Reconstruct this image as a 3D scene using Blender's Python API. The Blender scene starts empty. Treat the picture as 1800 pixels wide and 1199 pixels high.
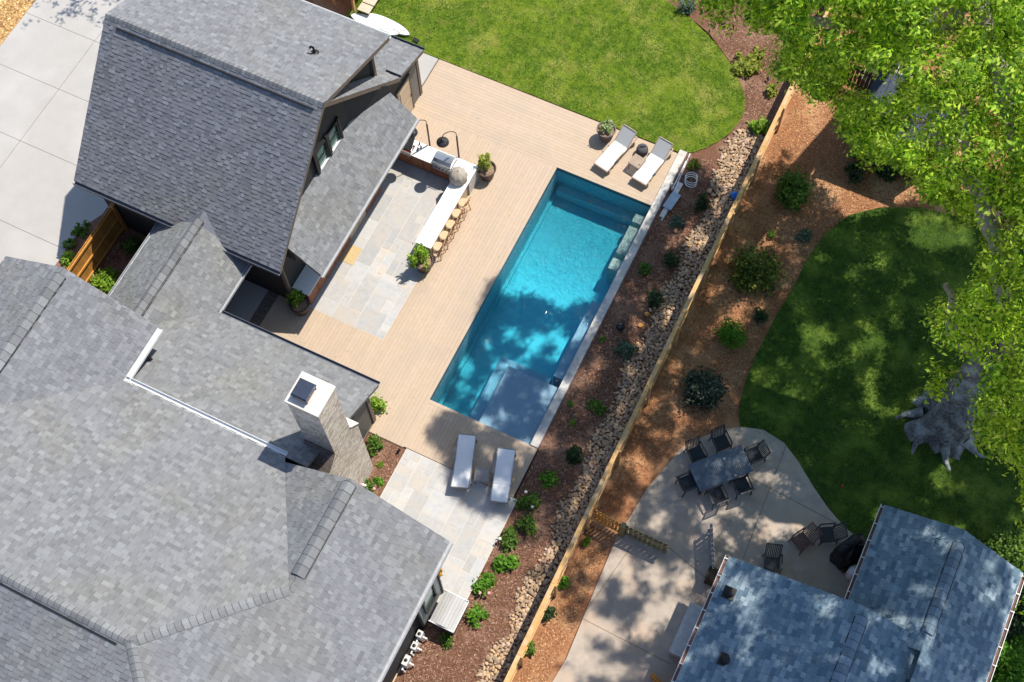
import bpy, math, random
import numpy as np
from mathutils import Vector, Matrix, noise
R = math.radians
scene = bpy.context.scene
col = scene.collection
random.seed(7); rng = np.random.default_rng(7)

# ------------------------------------------------------------------ camera
FOC = 2275.04; CX, CY = 900.0, 599.5
CR = np.array([[0.89822826, 0.43898135, -0.02194014],
               [0.39314781, -0.82475979, -0.40645553],
               [-0.19652175, 0.35646412, -0.9134071]])
CP = np.array([11.16, -24.70, 44.0])       # 44 m above the deck
cam = bpy.data.cameras.new('camera'); camo = bpy.data.objects.new('camera', cam); col.objects.link(camo)
cam.sensor_width = 36; cam.lens = 36 * FOC / 1800; cam.clip_end = 600; cam.clip_start = 1
camo.matrix_world = Matrix(((CR[0][0], -CR[1][0], -CR[2][0], CP[0]), (CR[0][1], -CR[1][1], -CR[2][1], CP[1]),
                            (CR[0][2], -CR[1][2], -CR[2][2], CP[2]), (0, 0, 0, 1)))
scene.camera = camo
# ------------------------------------------------------------------ light
SUN = np.array([.28, .5, 1.0]); EL = math.atan(1 / math.hypot(.28, .5)); AZ = math.atan2(.28, .5)
w = bpy.data.worlds.new('World'); scene.world = w; w.use_nodes = True
sk = w.node_tree.nodes.new('ShaderNodeTexSky'); sk.sky_type = 'NISHITA'; sk.sun_disc = False
sk.sun_elevation = EL; sk.sun_rotation = AZ; sk.air_density = 1.0; sk.dust_density = 0.6; sk.ozone_density = 1.6
bg = w.node_tree.nodes['Background']; bg.inputs[1].default_value = 0.14
w.node_tree.links.new(sk.outputs[0], bg.inputs[0])
sl = bpy.data.lights.new('sun', 'SUN'); sl.energy = 4.6; sl.angle = R(.53); sl.color = (1, .93, .82)
so = bpy.data.objects.new('sun', sl); col.objects.link(so)
so.rotation_euler = Vector(SUN).to_track_quat('Z', 'Y').to_euler()
scene.view_settings.view_transform = 'Standard'; scene.view_settings.look = 'None'
scene.view_settings.exposure = 0.38; scene.view_settings.gamma = 1
scene.cycles.max_bounces = 8; scene.cycles.transparent_max_bounces = 12

# ------------------------------------------------------------------ helpers
def ray(px, py): return CR.T @ np.array([(px - CX) / FOC, (py - CY) / FOC, 1.])
def at(px, py, z=0.0):
    d = ray(px, py); p = CP + d * ((z - CP[2]) / d[2]); return (float(p[0]), float(p[1]), float(z))
def tag(o, label=None, cat=None, group=None, kind=None):
    if label: o['label'] = label
    if cat: o['category'] = cat
    if group: o['group'] = group
    if kind: o['kind'] = kind
    return o
def empty(name, loc=(0, 0, 0), rz=0, label=None, cat=None, group=None):
    o = bpy.data.objects.new(name, None); col.objects.link(o); o.location = loc; o.rotation_euler = (0, 0, rz)
    o.empty_display_size = .2
    return tag(o, label, cat, group)
def copy_tree(o, parent=None):
    c = o.copy(); col.objects.link(c)
    if parent is not None: c.parent = parent; c.matrix_parent_inverse = o.matrix_parent_inverse
    for ch in list(o.children): copy_tree(ch, c)
    return c

class MB:
    def __init__(s): s.v = []; s.f = []; s.c = []; s.m = []
    def face(s, pts, c=(1, 1, 1), m=0):
        b = len(s.v); s.v += [tuple(p) for p in pts]; s.f.append(tuple(range(b, b + len(pts)))); s.c.append(c); s.m.append(m)
    def solid(s, verts, faces, c=(1, 1, 1), m=0):
        b = len(s.v); s.v += [tuple(p) for p in verts]
        for f in faces: s.f.append(tuple(b + i for i in f)); s.c.append(c); s.m.append(m)
        return s
    def box(s, x0, x1, y0, y1, z0, z1, c=(1, 1, 1), m=0, M=None):
        vs = [(x, y, z) for z in (z0, z1) for y in (y0, y1) for x in (x0, x1)]
        if M is not None: vs = [tuple(M @ Vector(v)) for v in vs]
        return s.solid(vs, [(0, 2, 3, 1), (4, 5, 7, 6), (0, 1, 5, 4), (2, 6, 7, 3), (0, 4, 6, 2), (1, 3, 7, 5)], c, m)
    def bar(s, p, q, w, h, c=(1, 1, 1), m=0, up=(0, 0, 1)):
        p = Vector(p); q = Vector(q); d = (q - p); L = d.length; d.normalize(); u = Vector(up)
        sd = d.cross(u)
        if sd.length < 1e-4: sd = d.cross(Vector((1, 0, 0)))
        sd.normalize(); u = sd.cross(d)
        M = Matrix(((d.x, sd.x, u.x, p.x), (d.y, sd.y, u.y, p.y), (d.z, sd.z, u.z, p.z), (0, 0, 0, 1)))
        return s.box(0, L, -w / 2, w / 2, -h / 2, h / 2, c, m, M)
    def prism(s, poly, z0, z1, c=(1, 1, 1), m=0, bottom=True):
        n = len(poly); zt = z1 if hasattr(z1, '__len__') else [z1] * n; zb = z0 if hasattr(z0, '__len__') else [z0] * n
        vs = [(p[0], p[1], zb[i]) for i, p in enumerate(poly)] + [(p[0], p[1], zt[i]) for i, p in enumerate(poly)]
        fs = [tuple(range(n, 2 * n))] + [(i, (i + 1) % n, n + (i + 1) % n, n + i) for i in range(n)]
        if bottom: fs.append(tuple(range(n - 1, -1, -1)))
        return s.solid(vs, fs, c, m)
    def tube(s, pts, rs, n=8, c=(1, 1, 1), m=0, cap=True):
        pts = [Vector(p) for p in pts]; N = len(pts)
        if not hasattr(rs, '__len__'): rs = [rs] * N
        b = len(s.v); ref = Vector((0.13, .27, 1)).normalized()
        for i, p in enumerate(pts):
            d = (pts[min(i + 1, N - 1)] - pts[max(i - 1, 0)]).normalized()
            a = d.cross(ref)
            if a.length < .05: a = d.cross(Vector((1, 0, 0)))
            a.normalize(); bb = d.cross(a)
            for k in range(n):
                t = 2 * math.pi * k / n; s.v.append(tuple(p + (a * math.cos(t) + bb * math.sin(t)) * rs[i]))
        for i in range(N - 1):
            for k in range(n):
                k2 = (k + 1) % n; s.f.append((b + i * n + k, b + i * n + k2, b + (i + 1) * n + k2, b + (i + 1) * n + k)); s.c.append(c); s.m.append(m)
        if cap:
            s.f.append(tuple(b + k for k in range(n))); s.c.append(c); s.m.append(m)
            s.f.append(tuple(b + (N - 1) * n + k for k in range(n - 1, -1, -1))); s.c.append(c); s.m.append(m)
        return s
    def lathe(s, prof, ctr=(0, 0, 0), n=24, c=(1, 1, 1), m=0):
        b = len(s.v)
        for r, z in prof:
            for k in range(n):
                t = 2 * math.pi * k / n; s.v.append((ctr[0] + r * math.cos(t), ctr[1] + r * math.sin(t), ctr[2] + z))
        for i in range(len(prof) - 1):
            for k in range(n):
                k2 = (k + 1) % n; s.f.append((b + i * n + k, b + i * n + k2, b + (i + 1) * n + k2, b + (i + 1) * n + k)); s.c.append(c); s.m.append(m)
        return s
    def build(s, name, mats, parent=None, smooth=False, bevel=0, uv=True):
        me = bpy.data.meshes.new(name); me.from_pydata(s.v, [], s.f)
        if not isinstance(mats, (list, tuple)): mats = [mats]
        for m in mats: me.materials.append(m)
        if len(mats) > 1: me.polygons.foreach_set('material_index', s.m)
        ca = me.attributes.new('tone', 'FLOAT_COLOR', 'FACE')
        arr = np.ones((len(s.f), 4), 'f'); arr[:, :3] = np.array([(c if hasattr(c, '__len__') else (c, c, c)) for c in s.c], 'f').reshape(-1, 3)
        ca.data.foreach_set('color', arr.ravel())
        if uv:
            nf = len(me.polygons); lt = np.zeros(nf, 'i'); me.polygons.foreach_get('loop_total', lt)
            no = np.zeros(nf * 3, 'f'); me.polygons.foreach_get('normal', no); no = np.abs(no.reshape(-1, 3))
            vi = np.zeros(len(me.loops), 'i'); me.loops.foreach_get('vertex_index', vi)
            co = np.array(s.v, 'f')[vi]; ax = np.repeat(no.argmax(1), lt)
            U = np.where(ax == 0, co[:, 1], co[:, 0]); V = np.where(ax == 2, co[:, 1], co[:, 2])
            l = me.uv_layers.new(name='UVMap'); l.data.foreach_set('uv', np.stack([U, V], 1).astype('f').ravel())
        if smooth: me.polygons.foreach_set('use_smooth', [True] * len(me.polygons))
        me.update(); o = bpy.data.objects.new(name, me); col.objects.link(o)
        if parent is not None: o.parent = parent
        if bevel:
            b = o.modifiers.new('bevel', 'BEVEL'); b.width = bevel; b.segments = 2; b.limit_method = 'ANGLE'
        return o

# ------------------------------------------------------------------ materials
def mat(name, c1, c2=None, scale=8, rough=.8, bump=0, bscale=None, metal=0, detail=6, spec=.3, extra=None, coords='Object', dist=.02, lo=.35, hi=.65, c3=None, s3=1.0):
    m = bpy.data.materials.new(name); m.use_nodes = True; nt = m.node_tree; N = nt.nodes; L = nt.links
    b = N['Principled BSDF']; b.inputs['Roughness'].default_value = rough; b.inputs['Metallic'].default_value = metal
    b.inputs['Specular IOR Level'].default_value = spec
    tc = N.new('ShaderNodeTexCoord'); co = tc.outputs[coords]
    if c2 is None: c2 = tuple(x * .8 for x in c1)
    n = N.new('ShaderNodeTexNoise'); n.inputs['Scale'].default_value = scale; n.inputs['Detail'].default_value = detail; n.inputs['Roughness'].default_value = .65
    L.new(co, n.inputs['Vector'])
    mr = N.new('ShaderNodeMapRange'); mr.inputs[1].default_value = lo; mr.inputs[2].default_value = hi; L.new(n.outputs[0], mr.inputs[0])
    mx = N.new('ShaderNodeMix'); mx.data_type = 'RGBA'; mx.inputs[6].default_value = (*c1, 1); mx.inputs[7].default_value = (*c2, 1); L.new(mr.outputs[0], mx.inputs[0])
    out = mx.outputs[2]
    if c3:
        n3 = N.new('ShaderNodeTexNoise'); n3.inputs['Scale'].default_value = s3; n3.inputs['Detail'].default_value = 3; L.new(co, n3.inputs['Vector'])
        m3 = N.new('ShaderNodeMapRange'); m3.inputs[1].default_value = .48; m3.inputs[2].default_value = .66; L.new(n3.outputs[0], m3.inputs[0])
        x3 = N.new('ShaderNodeMix'); x3.data_type = 'RGBA'; x3.inputs[7].default_value = (*c3, 1); L.new(out, x3.inputs[6]); L.new(m3.outputs[0], x3.inputs[0]); out = x3.outputs[2]
    at_ = N.new('ShaderNodeAttribute'); at_.attribute_name = 'tone'
    mu = N.new('ShaderNodeMix'); mu.data_type = 'RGBA'; mu.blend_type = 'MULTIPLY'; mu.inputs[0].default_value = 1
    L.new(out, mu.inputs[6]); L.new(at_.outputs['Color'], mu.inputs[7]); L.new(mu.outputs[2], b.inputs['Base Color'])
    if bump:
        n2 = N.new('ShaderNodeTexNoise'); n2.inputs['Scale'].default_value = bscale or scale * 4; n2.inputs['Detail'].default_value = 5; L.new(co, n2.inputs['Vector'])
        bp = N.new('ShaderNodeBump'); bp.inputs['Strength'].default_value = bump; bp.inputs['Distance'].default_value = dist; L.new(n2.outputs[0], bp.inputs['Height']); L.new(bp.outputs[0], b.inputs['Normal'])
    return m
def leafmat(name, trans=.45):
    m = bpy.data.materials.new(name); m.use_nodes = True; N = m.node_tree.nodes; L = m.node_tree.links; N.remove(N['Principled BSDF'])
    a = N.new('ShaderNodeAttribute'); a.attribute_name = 'tone'
    d = N.new('ShaderNodeBsdfPrincipled'); d.inputs['Roughness'].default_value = .55; d.inputs['Specular IOR Level'].default_value = .25
    t = N.new('ShaderNodeBsdfTranslucent')
    h = N.new('ShaderNodeMix'); h.data_type = 'RGBA'; h.blend_type = 'MULTIPLY'; h.inputs[0].default_value = 1; h.inputs[7].default_value = (1.3, 1.4, .42, 1)
    x = N.new('ShaderNodeMixShader'); x.inputs[0].default_value = trans
    L.new(a.outputs['Color'], d.inputs['Base Color']); L.new(a.outputs['Color'], h.inputs[6]); L.new(h.outputs[2], t.inputs['Color'])
    L.new(d.outputs[0], x.inputs[1]); L.new(t.outputs[0], x.inputs[2]); L.new(x.outputs[0], N['Material Output'].inputs[0])
    return m
def brickmat(name, c1, c2, mortar, w, h, bump=.6, rough=.9):
    m = mat(name, c1, c2, scale=5, rough=rough, coords='UV'); nt = m.node_tree; N = nt.nodes; L = nt.links; b = N['Principled BSDF']
    tc = N.new('ShaderNodeTexCoord'); br = N.new('ShaderNodeTexBrick')
    br.inputs['Color1'].default_value = (*c1, 1); br.inputs['Color2'].default_value = (*c2, 1); br.inputs['Mortar'].default_value = (*mortar, 1)
    br.inputs['Scale'].default_value = 1; br.inputs['Brick Width'].default_value = w; br.inputs['Row Height'].default_value = h; br.inputs['Mortar Size'].default_value = .008; br.inputs['Bias'].default_value = -.1
    L.new(tc.outputs['UV'], br.inputs['Vector'])
    n = N.new('ShaderNodeTexNoise'); n.inputs['Scale'].default_value = 9; n.inputs['Detail'].default_value = 6; L.new(tc.outputs['UV'], n.inputs['Vector'])
    mu = N.new('ShaderNodeMix'); mu.data_type = 'RGBA'; mu.blend_type = 'MULTIPLY'; mu.inputs[0].default_value = .8
    mr = N.new('ShaderNodeMapRange'); mr.inputs[1].default_value = .3; mr.inputs[2].default_value = .7; mr.inputs[3].default_value = .6; mr.inputs[4].default_value = 1.2; L.new(n.outputs[0], mr.inputs[0])
    L.new(br.outputs[0], mu.inputs[6]); L.new(mr.outputs[0], mu.inputs[7]); L.new(mu.outputs[2], b.inputs['Base Color'])
    bp = N.new('ShaderNodeBump'); bp.inputs['Strength'].default_value = bump; bp.inputs['Distance'].default_value = .02; bp.invert = True
    L.new(br.outputs['Fac'], bp.inputs['Height']); L.new(bp.outputs[0], b.inputs['Normal']); return m

M = {}
M['shingle'] = mat('shingle', (.91, .935, .975), (.76, .78, .815), c3=(.84, .85, .83), s3=.45, scale=30, rough=.92, bump=.5, bscale=160, dist=.004, spec=.15, lo=.3, hi=.7)
M['cap'] = mat('ridge_shingle', (.215, .222, .228), (.17, .175, .18), scale=25, rough=.9, bump=.4, bscale=150, dist=.004)
M['nshingle'] = mat('neighbour_shingle', (1, 1, 1), (.8, .8, .82), scale=25, rough=.92, bump=.5, bscale=150, dist=.004, spec=.15)
M['felt'] = mat('roof_felt', (.03, .03, .035), rough=.95)
M['dark'] = mat('dark_siding', (.035, .037, .042), (.028, .03, .034), scale=3, rough=.7, bump=.1)
M['trimtaupe'] = mat('taupe_trim', (.16, .125, .10), scale=4, rough=.6)
M['white'] = mat('white_metal', (.78, .79, .78), (.7, .71, .7), scale=4, rough=.35)
M['gutter'] = mat('grey_gutter', (.42, .43, .45), (.34, .35, .37), scale=6, rough=.4)
M['darkgutter'] = mat('slate_gutter', (.13, .14, .17), (.09, .1, .125), scale=6, rough=.5)
M['black'] = mat('black_metal', (.012, .013, .015), rough=.45)
M['bronze'] = mat('bronze_metal', (.09, .05, .038), (.06, .035, .028), scale=14, rough=.45, metal=.3)
M['lamphood'] = mat('lamp_hood', (.075, .07, .075), rough=.3, metal=.6)
M['deck'] = mat('deck_board', (.50, .39, .29), (.465, .36, .265), c3=(.45, .36, .275), s3=.9, scale=5, rough=.75, bump=.15, bscale=60, dist=.003, coords='Object')
M['fascia'] = mat('deck_fascia', (.20, .11, .09), rough=.8)
M['stone'] = mat('flagstone', (.475, .465, .45), (.41, .405, .40), scale=5, rough=.85, bump=.3, bscale=14, dist=.008, c3=(.48, .445, .40), s3=2.2)
M['mortar'] = mat('mortar', (.58, .54, .50), (.52, .49, .455), scale=12, rough=.95)
M['concrete'] = mat('concrete', (.42, .402, .38), (.39, .376, .356), scale=1.6, rough=.9, bump=.08, bscale=50, dist=.004, c3=(.455, .44, .42), s3=.35)
M['nconcrete'] = mat('old_concrete', (.46, .39, .325), (.35, .30, .255), scale=2.4, rough=.92, bump=.2, bscale=24, dist=.006, c3=(.46, .36, .28), s3=.8)
M['joint'] = mat('joint', (.22, .17, .12), rough=1)
M['coping'] = mat('limestone_coping', (.60, .575, .53), (.50, .48, .45), scale=7, rough=.85, bump=.2, bscale=30, dist=.004, c3=(.42, .40, .37), s3=4)
M['counter'] = mat('white_counter', (.84, .83, .81), (.80, .79, .77), scale=3, rough=.3)
M['cabinet'] = mat('cedar_cabinet', (.30, .115, .055), (.20, .075, .04), scale=5, rough=.6, bump=.1)
M['cabinettan'] = mat('tan_cabinet', (.50, .40, .27), (.42, .33, .22), scale=6, rough=.6)
M['steel'] = mat('stainless', (.55, .57, .60), (.45, .47, .5), scale=2, rough=.28, metal=.9)
M['canvas'] = mat('canvas_cover', (.42, .37, .31), (.33, .29, .25), scale=6, rough=.9, bump=.5, bscale=5, dist=.03)
M['pot'] = mat('brown_planter', (.085, .05, .045), (.055, .035, .033), scale=10, rough=.5, bump=.15)
M['potgrey'] = mat('grey_planter', (.17, .135, .125), (.12, .1, .095), scale=10, rough=.6, bump=.15)
M['soil'] = mat('potting_soil', (.36, .25, .16), (.16, .1, .065), scale=14, rough=1, bump=.6, bscale=30)
M['teak'] = mat('weathered_teak', (.46, .36, .28), (.36, .28, .22), scale=9, rough=.75, bump=.1)
M['greywood'] = mat('grey_wood', (.33, .31, .30), (.25, .235, .23), scale=9, rough=.75, bump=.1)
M['sling'] = mat('white_sling', (.80, .80, .80), (.76, .76, .77), scale=60, rough=.8, bump=.1, bscale=200, dist=.002)
M['slinggrey'] = mat('grey_sling', (.46, .47, .48), (.42, .43, .44), scale=60, rough=.8)
M['pine'] = mat('fresh_pine', (.62, .37, .15), (.50, .29, .12), scale=5, rough=.75, bump=.25, bscale=40, dist=.004, c3=(.56, .40, .24), s3=2)
M['cedarfence'] = mat('orange_cedar', (.62, .30, .07), (.48, .23, .055), scale=5, rough=.75, bump=.25, bscale=40, dist=.004)
M['oldwood'] = mat('mossy_wood', (.24, .20, .10), (.16, .14, .07), scale=7, rough=.9, bump=.3)
M['darkwood'] = mat('dark_brown_wood', (.075, .05, .03), (.05, .033, .02), scale=7, rough=.9, bump=.3)
M['mulch'] = mat('bark_mulch', (.255, .13, .08), (.12, .055, .035), scale=26, rough=1, bump=1, bscale=70, dist=.03, c3=(.31, .18, .125), s3=.8, detail=8, lo=.38, hi=.62)
M['mulchpink'] = mat('pinkish_mulch', (.33, .20, .155), (.16, .085, .065), scale=26, rough=1, bump=1, bscale=70, dist=.03, c3=(.38, .25, .20), s3=.9, detail=8, lo=.38, hi=.62)
M['straw'] = mat('pine_straw_soil', (.45, .215, .105), (.27, .115, .055), scale=16, rough=1, bump=1, bscale=60, dist=.03, c3=(.56, .33, .18), s3=.7, detail=8, lo=.36, hi=.64)
M['gold'] = mat('golden_leaf_litter', (.62, .41, .17), (.26, .13, .05), scale=9, rough=1, bump=1, bscale=30, dist=.03, detail=8, lo=.4, hi=.6)
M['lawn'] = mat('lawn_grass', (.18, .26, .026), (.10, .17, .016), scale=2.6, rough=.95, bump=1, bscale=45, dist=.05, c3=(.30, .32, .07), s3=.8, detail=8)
M['lawndark'] = mat('shade_darkened_grass', (.07, .135, .014), (.028, .065, .008), scale=3.5, rough=.95, bump=1, bscale=45, dist=.05, c3=(.16, .24, .03), s3=.8, detail=8)  # lawn colour itself darkened to deepen the tree shade
M['rock'] = mat('river_rock', (.54, .40, .265), (.38, .27, .18), scale=9, rough=.9, bump=.3, bscale=30, dist=.01)
M['brick'] = brickmat('whitewashed_brick', (.88, .78, .66), (.38, .28, .215), (.76, .68, .58), .21, .072)
M['paverbrick'] = brickmat('paver_brick', (.20, .15, .13), (.13, .10, .09), (.22, .2, .18), .2, .1)
M['redbrick'] = brickmat('red_brick', (.55, .25, .15), (.45, .2, .12), (.5, .4, .33), .2, .1)
M['capstone'] = mat('cream_stone', (.66, .61, .55), (.60, .56, .50), scale=6, rough=.8)
M['shell'] = mat('pool_plaster', (.46, .62, .66), (.38, .54, .60), scale=6, rough=.8, bump=.05)
M['ledge'] = mat('pool_ledge', (.36, .42, .54), (.32, .38, .49), scale=6, rough=.8)
M['tile'] = mat('waterline_tile', (.10, .17, .20), (.06, .11, .14), scale=40, rough=.3)
M['bark'] = mat('grey_bark', (.30, .29, .28), (.09, .082, .078), scale=9, rough=.95, bump=1, bscale=9, dist=.12, detail=8, c3=(.40, .43, .43), s3=1.6)
M['palebark'] = mat('pale_bark', (.40, .36, .31), (.22, .19, .165), scale=9, rough=.95, bump=.8, bscale=14, dist=.04)
M['twig'] = mat('twig', (.14, .09, .055), rough=.9)
M['leaf'] = leafmat('leaf'); M['shrubleaf'] = leafmat('shrub_leaf', .3)
M['grass'] = leafmat('grass_blade', .35)
M['chip'] = mat('bark_chip', (1, 1, 1), (.85, .85, .85), scale=20, rough=1)
M['charcoal'] = mat('charcoal_furniture', (.045, .05, .06), (.03, .034, .042), scale=12, rough=.5)
M['tabletop'] = mat('slate_blue_table', (.10, .135, .18), (.08, .11, .15), scale=6, rough=.5)
M['cushion'] = mat('dark_cushion', (.035, .042, .05), (.025, .03, .036), scale=30, rough=.9)
M['redwood'] = mat('redwood_slat', (.17, .10, .085), (.12, .07, .06), scale=9, rough=.7)
M['stoolwood'] = mat('honey_rattan', (.50, .27, .12), (.38, .19, .08), scale=20, rough=.6)
M['stoolseat'] = mat('woven_seat', (.62, .46, .29), (.52, .38, .23), scale=50, rough=.8, bump=.3, bscale=80, dist=.004)
M['blue'] = mat('blue_plastic', (.02, .22, .75), rough=.35)
M['bluegrey'] = mat('blue_grey_panel', (.38, .46, .56), (.33, .41, .5), scale=5, rough=.6)
M['navyroof'] = mat('navy_metal_roof', (.035, .05, .085), rough=.4, metal=.3)
M['glass'] = bpy.data.materials.new('window_glass'); M['glass'].use_nodes = True
_b = M['glass'].node_tree.nodes['Principled BSDF']; _b.inputs['Base Color'].default_value = (.05, .16, .12, 1); _b.inputs['Roughness'].default_value = .06; _b.inputs['Specular IOR Level'].default_value = 1.0
M['blind'] = mat('pale_blind', (.55, .62, .56), rough=.6)
M['lid'] = mat('grey_vinyl_lid', (.45, .44, .43), (.40, .39, .38), scale=3, rough=.6)
M['pink'] = mat('pink_flower', (.75, .35, .38), rough=.7); M['orange'] = mat('orange_flower', (.85, .38, .03), rough=.7)
M['offwhite'] = mat('off_white_plastic', (.66, .64, .62), rough=.5)
M['stonetan'] = mat('tan_mat', (.56, .42, .22), (.48, .36, .19), scale=12, rough=.95)

# ------------------------------------------------------------------ stepped shingle courses
def clip(poly, cv):
    out = poly; n = len(cv)
    for i in range(n):
        ax, ay = cv[i]; bx, by = cv[(i + 1) % n]; ex, ey = bx - ax, by - ay
        inp = out; out = []
        if not inp: return []
        def sd(p): return ex * (p[1] - ay) - ey * (p[0] - ax)
        for j in range(len(inp)):
            p = inp[j]; q = inp[(j + 1) % len(inp)]; a, b = sd(p), sd(q)
            if a >= 0: out.append(p)
            if (a >= 0) != (b >= 0): t = a / (a - b); out.append((p[0] + (q[0] - p[0]) * t, p[1] + (q[1] - p[1]) * t))
    return out
PAL = [(.235, .24, .255), (.20, .205, .225), (.265, .27, .28), (.17, .172, .19), (.22, .215, .225), (.30, .305, .315), (.245, .25, .25), (.21, .20, .215)]
NPAL = [tuple(v * k_ for v, k_ in zip(c, (1.5, 1.6, 1.5))) for c in [(.13, .17, .22), (.10, .14, .19), (.16, .20, .25), (.085, .12, .165), (.12, .155, .20), (.20, .235, .28)]]
PAL = [tuple((.228 * .52 + (v * .6 + sum(c) / 3 * .4) * .48) for i, v in enumerate(c)) for c in PAL]
def shingles(mb, polys, e, expo=.145, wr=(.09, .28), pal=PAL, tint=(1, 1, 1), thick=(.006, .019)):
    polys = [[Vector(p) for p in P] for P in polys]; o = polys[0][0]; e = Vector(e).normalized()
    P = polys[0]; n = (P[1] - P[0]).cross(P[2] - P[0]).normalized()
    if n.z < 0: n = -n
    s = n.cross(e).normalized()
    if s.z < 0: s = -s; e = -e
    for P in polys:
        uv = [((p - o).dot(e), (p - o).dot(s)) for p in P]
        ar = sum(uv[i][0] * uv[(i + 1) % len(uv)][1] - uv[(i + 1) % len(uv)][0] * uv[i][1] for i in range(len(uv)))
        if ar < 0: uv = uv[::-1]
        u0, u1 = min(a for a, b in uv), max(a for a, b in uv); v0, v1 = min(b for a, b in uv), max(b for a, b in uv)
        r0 = math.floor(v0 / expo); r1 = math.ceil(v1 / expo)
        for r in range(r0, r1):
            rr = random.Random(r * 7919 + int(u0 * 10)); u = math.floor(u0) - rr.random() * .5; va = r * expo; hi = rr.random() < .5
            while u < u1:
                wd = rr.uniform(*wr); hi = not hi if rr.random() < .8 else hi
                q = clip([(u, va), (u + wd - .004, va), (u + wd - .004, va + expo + .004), (u, va + expo + .004)], uv); t = thick[1] if hi else thick[0]
                t += rr.random() * .003
                if len(q) > 2:
                    k = rr.random(); c = pal[rr.randrange(len(pal))]; k = .88 + .24 * k; c = tuple(c[i] * k * tint[i] for i in range(3))
                    top = [o + e * a + s * b + n * (.005 + t * (1 - (b - va) / expo * .8)) for a, b in q]; bot = [o + e * a + s * b - n * .004 for a, b in q]
                    b0 = len(mb.v); m_ = len(q); mb.v += [tuple(p) for p in top] + [tuple(p) for p in bot]
                    mb.f.append(tuple(range(b0, b0 + m_))); mb.c.append(c); mb.m.append(0)
                    for i in range(m_):
                        j = (i + 1) % m_; mb.f.append((b0 + i, b0 + m_ + i, b0 + m_ + j, b0 + j)); mb.c.append(tuple(x * .8 for x in c)); mb.m.append(0)
                u += wd
def roofslab(mb, poly, t=.16, drop=.012, m=0):
    """solid decking with fascia thickness straight below a roof plane"""
    n = len(poly); vs = [(p[0], p[1], p[2] - drop) for p in poly] + [(p[0], p[1], p[2] - t) for p in poly]
    fs = [tuple(range(n)), tuple(range(2 * n - 1, n - 1, -1))] + [(i, n + i, n + (i + 1) % n, (i + 1) % n) for i in range(n)]
    mb.solid(vs, fs, (1, 1, 1), m)
def ridge_caps(mb, p, q, n1, n2, step=.17, wid=.16, lift=.03, thick=.014, rise=.0):
    """bent cap shingles over the line p-q; n1, n2 are the downslope unit vectors of the two planes"""
    p = Vector(p); q = Vector(q); d = (q - p); L = d.length; d.normalize(); n1 = Vector(n1).normalized(); n2 = Vector(n2).normalized(); N = max(1, int(L / step))
    up = Vector((0, 0, 1)); st = L / N
    for i in range(N):
        a = p + d * (i * st); b = p + d * ((i + 1) * st + .02); c = random.choice(PAL); k_ = random.uniform(.95, 1.25) / .25; c = tuple((x * .5 + sum(c) / 6) * k_ for x in c)
        pr = []
        for P, l in ((a, lift), (b, lift + thick)):
            pr.append([P + n1 * wid + up * (l * .3 + .0), P + n1 * wid * .45 + up * (l * .9), P + up * l * 1.05, P + n2 * wid * .45 + up * (l * .9), P + n2 * wid + up * (l * .3)])
        for k in range(4):
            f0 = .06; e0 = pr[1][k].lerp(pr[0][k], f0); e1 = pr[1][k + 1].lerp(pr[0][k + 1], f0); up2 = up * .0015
            mb.face([pr[0][k], pr[0][k + 1], pr[1][k + 1], pr[1][k]], c); mb.face([e0 + up2, e1 + up2, pr[1][k + 1] + up2, pr[1][k] + up2], (.38, .39, .41))  # second face: dark strip at the cap end, the gap's shadow painted in
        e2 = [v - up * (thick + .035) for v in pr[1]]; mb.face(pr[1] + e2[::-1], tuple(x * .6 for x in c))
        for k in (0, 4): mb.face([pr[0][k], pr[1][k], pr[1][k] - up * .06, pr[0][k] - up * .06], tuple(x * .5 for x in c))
def gutter(mb, p, q, out, w=.13, h=.11, m=0):
    """open U channel along p-q, out = horizontal unit vector away from the roof"""
    p = Vector(p); q = Vector(q); o = Vector(out)
    for a, b, z0, z1 in ((0, .012, -h, .0), (w - .015, w, -h, .005), (.012, w - .015, -h, -h + .012)):
        vs = [p + o * a + Vector((0, 0, z0)), q + o * a + Vector((0, 0, z0)), q + o * b + Vector((0, 0, z0)), p + o * b + Vector((0, 0, z0)),
              p + o * a + Vector((0, 0, z1)), q + o * a + Vector((0, 0, z1)), q + o * b + Vector((0, 0, z1)), p + o * b + Vector((0, 0, z1))]
        mb.solid(vs, [(0, 1, 2, 3), (4, 7, 6, 5), (0, 4, 5, 1), (1, 5, 6, 2), (2, 6, 7, 3), (3, 7, 4, 0)], (1, 1, 1), m)

# ================================================================== SETTING
def sheet(name, poly, z, m, kind='structure', th=.03, label=None):
    mb = MB(); mb.prism([(p[0], p[1]) for p in poly], z - th, z); o = mb.build(name, m); tag(o, kind=kind, label=label); return o
g = MB()
for a, b, c, d in ((-150, 170, -150, -11.2), (-150, 170, .25, 150), (-150, -.25, -11.2, .25), (4.3, 170, -11.2, .25)): g.face([(a, c, -.16), (b, c, -.16), (b, d, -.16), (a, d, -.16)])
tag(g.build('ground', M['straw']), kind='structure')
POOL = (0.0, 4.08, -10.92, 0.0)
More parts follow.
